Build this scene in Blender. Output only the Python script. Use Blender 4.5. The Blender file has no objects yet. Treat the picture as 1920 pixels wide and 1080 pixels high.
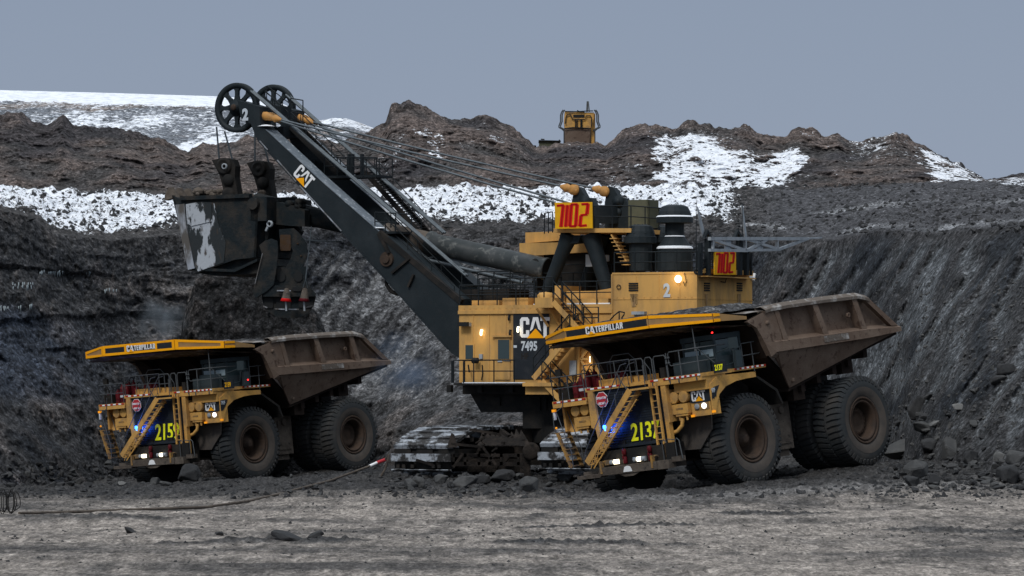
import bpy, bmesh, math, random
import numpy as np
from mathutils import Vector, Matrix
R = math.radians
sc = bpy.context.scene
col = sc.collection

# ---------------------------------------------------------------- camera, sky, sun, exposure
CAMZ = 5.0            # the camera stands 5 m above the pit floor
FPX = 8200.0          # focal length in pixels of a 1920 px wide picture (long telephoto)
HY = 715.0            # row of the horizon
cam = bpy.data.cameras.new('camera'); co = bpy.data.objects.new('camera', cam); col.objects.link(co)
co.location = (0, 0, CAMZ); co.rotation_euler = (R(90), 0, 0)
cam.sensor_width = 36; cam.lens = 36*FPX/1920; cam.shift_y = (HY-540)/1920
cam.clip_start = 1; cam.clip_end = 6000
sc.camera = co
SUN_EL, SUN_AZ = 44, 205      # high soft sun behind the cloud, behind the camera's left shoulder
world = bpy.data.worlds.new('World'); sc.world = world; world.use_nodes = True
wn = world.node_tree; wn.nodes.clear()
sky = wn.nodes.new('ShaderNodeTexSky'); sky.sky_type = 'NISHITA'; sky.sun_disc = False
sky.sun_elevation = R(SUN_EL); sky.sun_rotation = R(SUN_AZ); sky.air_density = 1.0; sky.dust_density = 2.0
ov = wn.nodes.new('ShaderNodeMixRGB'); ov.blend_type = 'MIX'; ov.inputs[0].default_value = 0.94
tc = wn.nodes.new('ShaderNodeTexCoord'); sp = wn.nodes.new('ShaderNodeSeparateXYZ')
mpz = wn.nodes.new('ShaderNodeMapRange'); mpz.inputs[1].default_value = -1; mpz.inputs[2].default_value = 1
rp = wn.nodes.new('ShaderNodeValToRGB')      # overcast sky: dim towards the horizon, bright overhead; dark ground below the horizon
rp.color_ramp.elements[0].position = 0.46; rp.color_ramp.elements[0].color = (.35, .36, .38, 1)
for pos, c_ in ((.495, (3.1, 3.65, 4.7)), (.55, (2.5, 3.05, 4.1)), (.72, (3.5, 4.15, 5.0))):
    e = rp.color_ramp.elements.new(pos); e.color = (*c_, 1)
rp.color_ramp.elements[-1].position = 0.98; rp.color_ramp.elements[-1].color = (13.5, 14.3, 15.2, 1)
bgn = wn.nodes.new('ShaderNodeBackground'); bgn.inputs[1].default_value = 0.1
wo = wn.nodes.new('ShaderNodeOutputWorld')
wn.links.new(tc.outputs['Generated'], sp.inputs[0]); wn.links.new(sp.outputs['Z'], mpz.inputs[0]); wn.links.new(mpz.outputs[0], rp.inputs[0])
wn.links.new(sky.outputs[0], ov.inputs[1]); wn.links.new(rp.outputs[0], ov.inputs[2])
wn.links.new(ov.outputs[0], bgn.inputs[0]); wn.links.new(bgn.outputs[0], wo.inputs[0])
sl = bpy.data.lights.new('sun', 'SUN'); sl.energy = 1.5; sl.angle = R(12); sl.color = (1.0, 0.97, 0.92)
so = bpy.data.objects.new('sun', sl); col.objects.link(so); so.location = (0, 0, 80)
so.rotation_euler = (R(90-SUN_EL), 0, R(-25))
sc.render.filter_size = 1.1
sc.view_settings.view_transform = 'Standard'; sc.view_settings.look = 'None'
sc.view_settings.exposure = 0.0; sc.view_settings.gamma = 1.0; sc.view_settings.use_curve_mapping = False

# ---------------------------------------------------------------- helpers
def at(px, py, D):
    """the point seen at a photograph pixel, D metres in front of the camera"""
    return Vector(((px-960)/FPX*D, D, CAMZ+(HY-py)/FPX*D))
class Pose:
    """a machine's own frame: x forward, y to its left, z up"""
    def __init__(s, O, th, rho):
        t, r = R(th), R(rho)
        A = Matrix(((-math.sin(t), math.cos(t), 0), (-math.cos(t), -math.sin(t), 0), (0, 0, 1)))
        B = Matrix(((math.cos(r), 0, -math.sin(r)), (0, 1, 0), (math.sin(r), 0, math.cos(r))))
        s.Rm = B @ A; s.O = Vector(O)
        s.M = Matrix.Translation(s.O) @ s.Rm.to_4x4(); s.inv = s.Rm.transposed()
    def pt(s, px, py, ax, val):
        d = s.inv @ Vector(((px-960)/FPX, 1, (HY-py)/FPX)); o = s.inv @ (Vector((0, 0, CAMZ)) - s.O)
        return o + d*((val-o[ax])/d[ax])
def tag(o, label=None, cat=None, group=None, kind=None):
    if label: o['label'] = label
    if cat: o['category'] = cat
    if group: o['group'] = group
    if kind: o['kind'] = kind
    return o
def empty(name, M, label, cat, group=None):
    o = bpy.data.objects.new(name, None); col.objects.link(o); o.matrix_world = M; o.empty_display_size = 0.5
    return tag(o, label, cat, group)

class MB:
    def __init__(s): s.v = []; s.f = []; s.sm = []; s.mi = []; s.cur = 0
    def add(s, vs, fs, smooth=False):
        b = len(s.v); s.v += [tuple(v) for v in vs]
        for f in fs: s.f.append([b+i for i in f]); s.sm.append(smooth); s.mi.append(s.cur)
        return s
    def box(s, a, b, M=None):
        vs = [Vector((x, y, z)) for x in (a[0], b[0]) for y in (a[1], b[1]) for z in (a[2], b[2])]
        if M: vs = [M @ v for v in vs]
        return s.add(vs, [(0,1,3,2),(4,6,7,5),(0,4,5,1),(2,3,7,6),(0,2,6,4),(1,5,7,3)])
    def beam(s, p, q, w, h, up=(0,0,1)):
        p, q, up = Vector(p), Vector(q), Vector(up); d = (q-p).normalized()
        a = d.cross(up)
        a = a.normalized() if a.length > 1e-4 else d.orthogonal().normalized()
        b = a.cross(d)
        vs = [c+a*(i*w/2)+b*(j*h/2) for c in (p, q) for i, j in ((-1,-1),(1,-1),(1,1),(-1,1))]
        return s.add(vs, [(0,1,2,3),(7,6,5,4),(0,4,5,1),(1,5,6,2),(2,6,7,3),(3,7,4,0)])
    def tube(s, pts, r, n=6, closed=False):
        pts = [Vector(p) for p in pts]; L = len(pts); rings = []; ref = None
        for i, p in enumerate(pts):
            if closed: d = (pts[(i+1) % L]-pts[i-1])
            else: d = pts[min(i+1, L-1)]-pts[max(i-1, 0)]
            d = d.normalized() if d.length > 1e-9 else Vector((0,0,1))
            if ref is None: a = d.orthogonal().normalized()
            else:
                a = ref-d*ref.dot(d); a = a.normalized() if a.length > 1e-6 else d.orthogonal().normalized()
            ref = a; b = d.cross(a); rr = r[i] if isinstance(r, (list, tuple)) else r
            rings.append([p+(a*math.cos(t)+b*math.sin(t))*rr for t in [2*math.pi*k/n for k in range(n)]])
        vs = [v for g in rings for v in g]; fs = []
        for i in range(L if closed else L-1):
            j = (i+1) % L
            for k in range(n):
                m = (k+1) % n; fs.append((i*n+k, i*n+m, j*n+m, j*n+k))
        s.add(vs, fs, True)
        if not closed: s.add(rings[0]+rings[-1], [tuple(range(n))[::-1], tuple(range(n, 2*n))])
        return s
    def cyl(s, p, q, r0, r1=None, n=20):
        return s.tube([p, q], [r0, r0 if r1 is None else r1], n)
    def lathe(s, prof, o, ax, n=32, smooth=True):
        """prof: (radius, height along ax)"""
        o, ax = Vector(o), Vector(ax).normalized(); a = ax.orthogonal().normalized(); b = ax.cross(a)
        vs = [o+ax*h+(a*math.cos(2*math.pi*k/n)+b*math.sin(2*math.pi*k/n))*r for r, h in prof for k in range(n)]
        fs = [(i*n+k, i*n+(k+1) % n, (i+1)*n+(k+1) % n, (i+1)*n+k) for i in range(len(prof)-1) for k in range(n)]
        return s.add(vs, fs, smooth)
    def prism(s, poly, vec):
        vec = Vector(vec); p = [Vector(q) for q in poly]; n = len(p)
        return s.add(p+[q+vec for q in p], [tuple(range(n))[::-1], tuple(range(n, 2*n))]+[(i, (i+1) % n, n+(i+1) % n, n+i) for i in range(n)])
    def loft(s, A, B):
        n = len(A); return s.add([Vector(v) for v in list(A)+list(B)], [(i, i+1, n+i+1, n+i) for i in range(n-1)])
    def rail(s, pts, h=1.08, step=1.3, r=0.026, up=(0,0,1), mid=True, posts=True):
        up = Vector(up).normalized()*h; pts = [Vector(p) for p in pts]
        s.tube([p+up for p in pts], r)
        if mid: s.tube([p+up*0.52 for p in pts], r*0.85)
        if posts:
            for p, q in zip(pts[:-1], pts[1:]):
                k = max(1, round((q-p).length/step))
                for i in range(k): c = p.lerp(q, i/k); s.tube([c, c+up], r)
            s.tube([pts[-1], pts[-1]+up], r)
        return s
    def build(s, name, m, parent=None, jit=None):
        me = bpy.data.meshes.new(name); me.from_pydata(s.v, [], s.f)
        for mm in (m if isinstance(m, (list, tuple)) else [m]): me.materials.append(mm)
        me.polygons.foreach_set('use_smooth', s.sm); me.polygons.foreach_set('material_index', s.mi); me.update()
        bm = bmesh.new(); bm.from_mesh(me); bmesh.ops.recalc_face_normals(bm, faces=bm.faces); bm.to_mesh(me); bm.free()
        o = bpy.data.objects.new(name, me); col.objects.link(o)
        if parent: o.parent = parent
        return o

# ---------------------------------------------------------------- materials
def mat(name, c, c2=None, scale=1.2, lo=0.45, hi=0.7, rough=0.75, metal=0.0, bump=0.0, bscale=14, c3=None, stretch=None, emit=None, es=1.0, spec=0.12):
    m = bpy.data.materials.new(name); m.use_nodes = True; nt = m.node_tree; N, L = nt.nodes, nt.links
    b = N['Principled BSDF']; b.inputs['Base Color'].default_value = (*c, 1); b.inputs['Roughness'].default_value = rough
    b.inputs['Metallic'].default_value = metal; b.inputs['Specular IOR Level'].default_value = spec
    if emit: b.inputs['Emission Color'].default_value = (*emit, 1); b.inputs['Emission Strength'].default_value = es
    t = N.new('ShaderNodeTexCoord'); src = t.outputs['Object']
    if stretch:
        mp = N.new('ShaderNodeMapping'); mp.inputs['Scale'].default_value = stretch; L.new(src, mp.inputs[0]); src = mp.outputs[0]
    def noise(sc_, det=8, ro=0.62):
        n = N.new('ShaderNodeTexNoise'); n.inputs['Scale'].default_value = sc_; n.inputs['Detail'].default_value = det
        n.inputs['Roughness'].default_value = ro; L.new(src, n.inputs['Vector']); return n.outputs['Fac']
    def ramp(f, a, z):
        r = N.new('ShaderNodeMapRange'); r.inputs[1].default_value = a; r.inputs[2].default_value = z; L.new(f, r.inputs[0]); return r.outputs[0]
    out = None
    if c2:
        x = N.new('ShaderNodeMixRGB'); x.inputs[1].default_value = (*c, 1); x.inputs[2].default_value = (*c2, 1)
        L.new(ramp(noise(scale), lo, hi), x.inputs[0]); out = x.outputs[0]
        if c3:
            y = N.new('ShaderNodeMixRGB'); y.inputs[2].default_value = (*c3, 1); L.new(out, y.inputs[1])
            L.new(ramp(noise(scale*3.7), 0.56, 0.68), y.inputs[0]); out = y.outputs[0]
        L.new(out, b.inputs['Base Color'])
    if bump:
        bp = N.new('ShaderNodeBump'); bp.inputs['Strength'].default_value = bump; bp.inputs['Distance'].default_value = 0.05
        L.new(noise(bscale, 6), bp.inputs['Height']); L.new(bp.outputs[0], b.inputs['Normal'])
    return m
M = dict(
 yellow=mat('dirty_yellow_paint', (.56,.31,.085), (.30,.185,.085), 1.3, .46, .66, .6, bump=.3, c3=(.38,.225,.09)),
 yshov=mat('shovel_yellow_paint', (.60,.340,.105), (.38,.23,.09), 0.9, .44, .64, .6, bump=.2, c3=(.50,.30,.12), stretch=(1,1,.3)),
 ymud=mat('muddy_yellow_paint', (.36,.20,.055), (.13,.095,.065), 1.6, .42, .60, .8, bump=.3, c3=(.10,.08,.06)),
 orange=mat('canopy_stripe_orange', (.95,.40,.006), (.75,.30,.02), 2.5, .55, .75, .5),
 tan=mat('canopy_tan', (.34,.205,.085), (.25,.16,.08), 1.5, .45, .7, .7),
 body=mat('dump_body_brown', (.125,.088,.067), (.185,.140,.110), 0.8, .42, .72, .85, bump=.35, c3=(.07,.045,.035)),
 body_shade=mat('dump_body_shaded_underside', (.022,.016,.014), (.035,.025,.02), 0.9, .45, .7, .9, bump=.3),  # body brown taken near black: shade under the body put into the colour
 worn=mat('worn_rail_top', (.12,.10,.085), (.36,.35,.34), 1.7, .50, .66, .8, bump=.7, bscale=6, c3=(.15,.13,.115)),
 dark=mat('dark_frame_metal', (.016,.016,.016), (.034,.029,.025), 1.5, .45, .7, .8, bump=.25),
 mudm=mat('mud_caked_metal', (.075,.062,.052), (.14,.118,.098), 1.3, .4, .68, .95, bump=.7, bscale=7, c3=(.045,.04,.037)),
 grille=mat('radiator_grille', (.022,.028,.036), (.035,.04,.046), 3, .45, .7, .6),
 panelb=mat('black_panel', (.02,.024,.03), (.035,.038,.044), 2, .5, .7, .5),
 boom=mat('boom_black_paint', (.012,.018,.022), (.024,.031,.036), 0.8, .45, .75, .6, bump=.2, c3=(.018,.022,.025), spec=.2),
 boomt=mat('boom_dusty_top', (.13,.155,.18), (.20,.225,.25), 1.2, .42, .65, .7, bump=.2, c3=(.42,.45,.48)),
 tyre=mat('tyre_rubber', (.036,.040,.043), (.066,.062,.058), 0.9, .42, .72, .9, bump=.35, bscale=10),
 tyrein=mat('tyre_dust_ring', (.085,.073,.064), (.055,.052,.050), 1.6, .42, .7, .95, bump=.3),
 rim=mat('rim_brown', (.062,.042,.031), (.036,.028,.024), 2.0, .42, .7, .75, bump=.3),
 rail=mat('handrail_grey', (.075,.082,.088), rough=.6), raild=mat('handrail_dark', (.014,.018,.021), rough=.6),
 cab=mat('cab_dark_grey', (.032,.045,.052), (.045,.058,.064), 1.5, .45, .7, .5),
 glass=mat('window_glass', (.03,.05,.055), rough=.12, spec=.6), glass_sky=mat('windscreen_sky_reflection', (.26,.34,.39), rough=.3, spec=.7),  # windscreen: reflected sky put into the pale base colour
 red=mat('red_bottle_paint', (.105,.010,.014), (.05,.008,.010), 3, .5, .7, .45), redb=mat('red_reflector', (.42,.02,.02), rough=.4),
 white=mat('white_marking', (.78,.79,.80), rough=.5), wgrey=mat('grey_white_marking', (.50,.55,.60), rough=.6),
 yel=mat('number_yellow_glow', (.80,.80,.02), rough=.5, emit=(.8,.8,.02), es=.12),  # numerals get a slight added glow, they are no lamp
 signy=mat('sign_yellow', (.74,.39,.010), (.58,.30,.02), 2, .5, .7, .6), signr=mat('sign_red', (.62,.012,.012), rough=.5),
 signr2=mat('sign_red_core', (.30,.006,.006), rough=.5),
 stop=mat('stop_sign_red', (.42,.035,.045), (.5,.12,.12), 4, .5, .7, .5),
 black=mat('black_rubber', (.018,.019,.020), rough=.6), steel=mat('steel_grey', (.34,.37,.40), (.22,.24,.26), 2, .45, .7, .5, .0),
 rope=mat('steel_rope', (.12,.14,.155), (.08,.09,.10), 3, .45, .7, .5, .4), ropeb=mat('hoist_rope', (.05,.062,.072), rough=.5),
 bucket=mat('dipper_steel', (.012,.017,.020), (.034,.031,.028), 1.3, .45, .62, .7, bump=.7, bscale=8, c3=(.018,.022,.025)),
 bright=mat('worn_bright_steel', (.38,.41,.46), (.12,.11,.10), 1.1, .42, .58, .45, .35, bump=.25, c3=(.38,.40,.43), stretch=(1,1,.35)),
 handle=mat('handle_tube', (.038,.044,.046), (.075,.08,.082), 0.7, .45, .7, .45, bump=.1, c3=(.13,.135,.13)),
 track=mat('crawler_shoe', (.36,.39,.43), (.035,.034,.034), 1.3, .44, .53, .5, .1, bump=.6, c3=(.16,.16,.165)), scraped=mat('scraped_steel', (.030,.035,.038), (.40,.43,.47), 1.0, .50, .53, .55, .1, bump=.5, c3=(.06,.048,.04), stretch=(1,1,.4)), cbody=mat('car_body_metal', (.016,.014,.013), (.042,.034,.029), 1.5, .45, .66, .9, bump=.8, c3=(.01,.01,.01)),
 soc=mat('socket_orange', (.50,.25,.075), (.3,.17,.07), 3, .45, .7, .5),
 amber=mat('amber_lens', (.8,.3,.01), rough=.3, emit=(1,.35,.02), es=.5),
 lamp=mat('lit_lamp', (1,.95,.8), emit=(1,.86,.6), es=3.5), lampw=mat('lit_white_lamp', (1,1,1), emit=(1,.95,.85), es=2.5),
 beacon=mat('blue_beacon', (.02,.1,1), emit=(.02,.16,1), es=14), redl=mat('red_tail_lamp', (1,.02,.02), emit=(1,.02,.02), es=4),
 wood=mat('olive_board', (.105,.105,.07), (.08,.085,.06), 3, .4, .7, .8), snowp=mat('packed_snow', (.80,.83,.87), rough=.6, bump=.4),
 grime=mat('grime_streak', (.40,.25,.105), (.20,.13,.07), 3.0, .42, .6, .7, stretch=(2,2,.3)), rust=mat('rust_patch', (.06,.035,.018), (.06,.04,.03), 3, .4, .6, .9, bump=.5),
)
def text(s, name, body, size, Mx, m, bold=0.0, sx=1.0, depth=0.012, parent=None, shear=0.0, spacing=1.0):
    c = bpy.data.curves.new(name, 'FONT'); c.body = body; c.size = size; c.offset = bold; c.extrude = depth; c.space_character = spacing
    c.resolution_u = 4; c.shear = shear
    t = bpy.data.objects.new(name, c); col.objects.link(t)
    dg = bpy.context.evaluated_depsgraph_get(); me = bpy.data.meshes.new_from_object(t.evaluated_get(dg))
    bpy.data.objects.remove(t); bpy.data.curves.remove(c)
    if Mx is not None: me.transform(Mx @ Matrix.Diagonal((sx, 1, 1, 1)))
    me.materials.clear(); me.materials.append(m)
    o = bpy.data.objects.new(name, me); col.objects.link(o)
    if parent: o.parent = parent
    return o
def plane_M(o, right, up):
    """matrix that lays flat artwork (x right, y up) at o"""
    r = Vector(right).normalized(); u = Vector(up).normalized(); n = r.cross(u)
    return Matrix(((r.x, u.x, n.x, o[0]), (r.y, u.y, n.y, o[1]), (r.z, u.z, n.z, o[2]), (0, 0, 0, 1)))
def flat(mb, poly, Mx, d=0.012, z=0.0):
    mb.prism([Mx @ Vector((x, y, z)) for x, y in poly], Mx.to_3x3() @ Vector((0, 0, d)))
# heavy condensed letters, unit height
def ring(x0, x1, t, open_=True):
    o = .13; return None
GL = {
 'C': [[(0,.12),(.1,0),(.42,0),(.52,.12),(.52,.36),(.34,.36),(.34,.17),(.18,.17),(.18,.83),(.34,.83),(.34,.64),(.52,.64),(.52,.88),(.42,1),(.1,1),(0,.88)]],
 'A': [[(.0,0),(.22,1),(.46,1),(.68,0),(.49,0),(.34,.78),(.19,0)], [(.2,.17),(.23,.33),(.45,.33),(.48,.17)]],
 'T': [[(.0,1),(.52,1),(.52,.82),(.35,.82),(.35,0),(.17,0),(.17,.82),(0,.82)]],
 'E': [[(0,0),(.4,0),(.4,.17),(.18,.17),(.18,.42),(.36,.42),(.36,.58),(.18,.58),(.18,.83),(.4,.83),(.4,1),(0,1)]],
 'R': [[(0,0),(.18,0),(.18,1),(0,1)],[(.18,1),(.4,1),(.48,.9),(.48,.6),(.41,.5),(.18,.5),(.18,.65),(.3,.65),(.3,.85),(.18,.85)],[(.2,.5),(.4,.5),(.5,0),(.32,0)]],
 'P': [[(0,0),(.18,0),(.18,1),(0,1)],[(.18,1),(.4,1),(.48,.9),(.48,.54),(.4,.44),(.18,.44),(.18,.6),(.3,.6),(.3,.84),(.18,.84)]],
 'I': [[(0,0),(.18,0),(.18,1),(0,1)]],
 'L': [[(0,0),(.38,0),(.38,.17),(.18,.17),(.18,1),(0,1)]],
}
def letters(mb, word, Mx, h, gap=.09, sx=1.0, d=.01):
    x = 0
    for ch in word:
        for pl in GL[ch]: flat(mb, [((x+a*h*sx), b*h) for a, b in pl], Mx, d)
        x += (max(a for pl in GL[ch] for a, b in pl)+gap)*h*sx
    return x
def cat_logo(name, Mx, h, parent, bold=M['white'], sx=1.0):
    """three heavy white letters with the yellow triangle at the foot of the middle one"""
    w = MB(); x = letters(w, 'C', Mx, h, .03, sx); x0 = x
    for pl in ([(0,.30),(.18,1),(.46,1),(.64,.30),(.47,.42),(.32,.86),(.17,.42)],): flat(w, [(x+a*h*sx, b*h) for a, b in pl], Mx, .01)
    x += .63*h*sx; q = Mx @ Matrix.Translation((x-.04*h*sx, 0, 0)); letters(w, 'T', q, h, .03, sx)
    w.build(name, bold, parent)
    t = MB(); flat(t, [(x0-.16*h*sx, -.03*h), (x0+.32*h*sx, .44*h), (x0+.80*h*sx, -.03*h)], Mx, .014); 
    return t.build('triangle_mark', M['orange'], parent)

# ================================================================ TERRAIN
def _perm(seed):
    p = np.random.RandomState(seed).permutation(256); return np.concatenate([p, p, p])
def perlin(x, y, z, seed=0):
    P = _perm(seed); G = np.random.RandomState(seed+99).normal(size=(256, 3)); G /= np.linalg.norm(G, axis=1)[:, None]
    xi, yi, zi = [np.floor(a).astype(int) for a in (x, y, z)]; xf, yf, zf = x-xi, y-yi, z-zi
    xi &= 255; yi &= 255; zi &= 255; f = lambda t: t*t*t*(t*(t*6-15)+10); u, v, w = f(xf), f(yf), f(zf)
    def g(i, j, k):
        h = P[P[P[xi+i]+yi+j]+zi+k]; q = G[h]; return q[..., 0]*(xf-i)+q[..., 1]*(yf-j)+q[..., 2]*(zf-k)
    l = lambda a, b, t: a+t*(b-a)
    return 1.5*l(l(l(g(0,0,0), g(1,0,0), u), l(g(0,1,0), g(1,1,0), u), v), l(l(g(0,0,1), g(1,0,1), u), l(g(0,1,1), g(1,1,1), u), v), w)
def fbm(x, y, z, o=4, seed=0, rough=.5, ridged=False):
    s = 0; a = 1; t = 0
    for i in range(o):
        n = perlin(x*2**i+i*13.7, y*2**i+i*7.1, z*2**i, seed+i)
        if ridged: n = 1-2*np.abs(n)
        s = s+a*n; t += a; a *= rough
    return s/t
def worley(x, y, z, seed=0):
    """distance to the nearest stone centre and that stone's random value"""
    Pm = _perm(seed); rs = np.random.RandomState(seed+5); J = rs.rand(256, 3); V = rs.rand(256)
    xi, yi, zi = [np.floor(a).astype(int) for a in (x, y, z)]
    best = np.full(x.shape, 9.0); val = np.zeros(x.shape)
    for i in (-1, 0, 1):
        for j in (-1, 0, 1):
            for k in (-1, 0, 1):
                a, b, c = xi+i, yi+j, zi+k; h = Pm[Pm[Pm[a & 255]+(b & 255)]+(c & 255)]; q = J[h]
                d = (a+q[..., 0]-x)**2+(b+q[..., 1]-y)**2+(c+q[..., 2]-z)**2
                m = d < best; best = np.where(m, d, best); val = np.where(m, V[h], val)
    return np.sqrt(best), val
def sstep(a, b, x):
    t = np.clip((x-a)/(b-a), 0, 1); return t*t*(3-2*t)
def lerpc(pts, u):
    xs, ys = zip(*pts); return np.interp(u, xs, ys)

# ---- poses of the machines (the pit floor is shaped under them)
TR = Pose((7.85, 193.5, CAMZ-4.87), 42, 8.0)
TL = Pose((-16.75, 238.64, CAMZ-5.59), 40, 4.6)
SH = Pose(at(862, 718, 213), 118, 0)          # z = 0 is the shovel's lower deck
SHG = -4.45                                      # ground level in the shovel's frame
# ---- control points of the pit floor: (X, Y, z)
CP = []
for P_, rear in ((TR, 4.0), (TL, 4.0)):
    for v in ((0,3.3,.06), (0,-3.3,.06), (-7.2,3.6,.06), (-7.2,-3.6,.06), (-3.6,0,-.05), (1.8,3,-.05), (2.4,-3,-.1), (-10,0,-.05)):
        q = P_.M @ Vector(v); CP.append(tuple(q))
for x in (2, -6, -12):
    for y in (3, -3, -9): q = SH.M @ Vector((x, y, SHG)); CP.append(tuple(q))
for px, py, D in ((0,1080,None),(500,1080,None),(960,1080,None),(1450,1080,None),(1920,1080,None),(0,1010,None),(500,1005,None),(960,1000,None),(1450,1000,None),(1920,1010,None),
                  (0,960,165),(300,960,165),(700,955,168),(1100,955,168),(1500,950,170),(1920,960,160),(0,925,200),(250,915,218),(700,915,195),(950,910,190),(1260,932,181),(1480,912,183),(1700,915,180),(1920,930,178)):
    if D is None: D = FPX*CAMZ/(py-HY)
    CP.append(tuple(at(px, py, D)))
for X in (-40, 0, 40): CP += [(X, 60, 0), (X, 100, 0)]
CP += [(-45,130,0),(45,130,0.3),(-50,170,0),(50,170,.8),(-50,230,-.4),(-35,230,-.4),(-20,262,-.6),(0,262,.2),(20,240,1.2),(35,210,1.2),(50,210,1.5),(-50,280,-.4),(0,290,.2),(50,290,1)]
CP = np.array(CP)
def _tps():
    n = len(CP); xy = CP[:, :2]; d2 = ((xy[:, None]-xy[None])**2).sum(-1)+1e-9; K = .5*d2*np.log(d2)+np.eye(n)*25
    Q = np.concatenate([np.ones((n, 1)), xy], 1); A = np.block([[K, Q], [Q.T, np.zeros((3, 3))]])
    return np.linalg.solve(A, np.concatenate([CP[:, 2], np.zeros(3)]))
TW = _tps()
def gz(X, Y):
    X = np.asarray(X, float); Y = np.asarray(Y, float); s = TW[-3]+TW[-2]*X+TW[-1]*Y
    for w, (a, b, c) in zip(TW[:-3], CP): d2 = (X-a)**2+(Y-b)**2+1e-9; s = s+w*.5*d2*np.log(d2)
    return s
def gpt(px, py):
    """point of the pit floor seen at a pixel"""
    lo, hi = 60, 290
    for D in np.arange(100, 290, .5):
        p = at(px, py, D)
        if p.z <= float(gz(p.x, p.y)): return p
    return at(px, py, 230)

def grid_mesh(name, X, Y, Z, colr, snow, m):
    nr, nc = X.shape; v = np.stack([X, Y, Z], -1).reshape(-1, 3)
    i = np.arange(nr*nc).reshape(nr, nc); f = np.stack([i[:-1, :-1], i[:-1, 1:], i[1:, 1:], i[1:, :-1]], -1).reshape(-1, 4)
    me = bpy.data.meshes.new(name); me.vertices.add(len(v)); me.vertices.foreach_set('co', v.ravel())
    me.loops.add(f.size); me.loops.foreach_set('vertex_index', f.ravel().astype(np.int32)); me.polygons.add(len(f))
    me.polygons.foreach_set('loop_start', np.arange(0, f.size, 4, dtype=np.int32)); me.polygons.foreach_set('loop_total', np.full(len(f), 4, np.int32))
    me.update(calc_edges=True); me.polygons.foreach_set('use_smooth', np.ones(len(f), bool))
    a = me.color_attributes.new('tint', 'FLOAT_COLOR', 'POINT'); c4 = np.concatenate([colr.reshape(-1, 3), snow.reshape(-1, 1)], 1); a.data.foreach_set('color', c4.ravel())
    me.materials.append(m); o = bpy.data.objects.new(name, me); col.objects.link(o); tag(o, kind='structure'); return o
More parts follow.
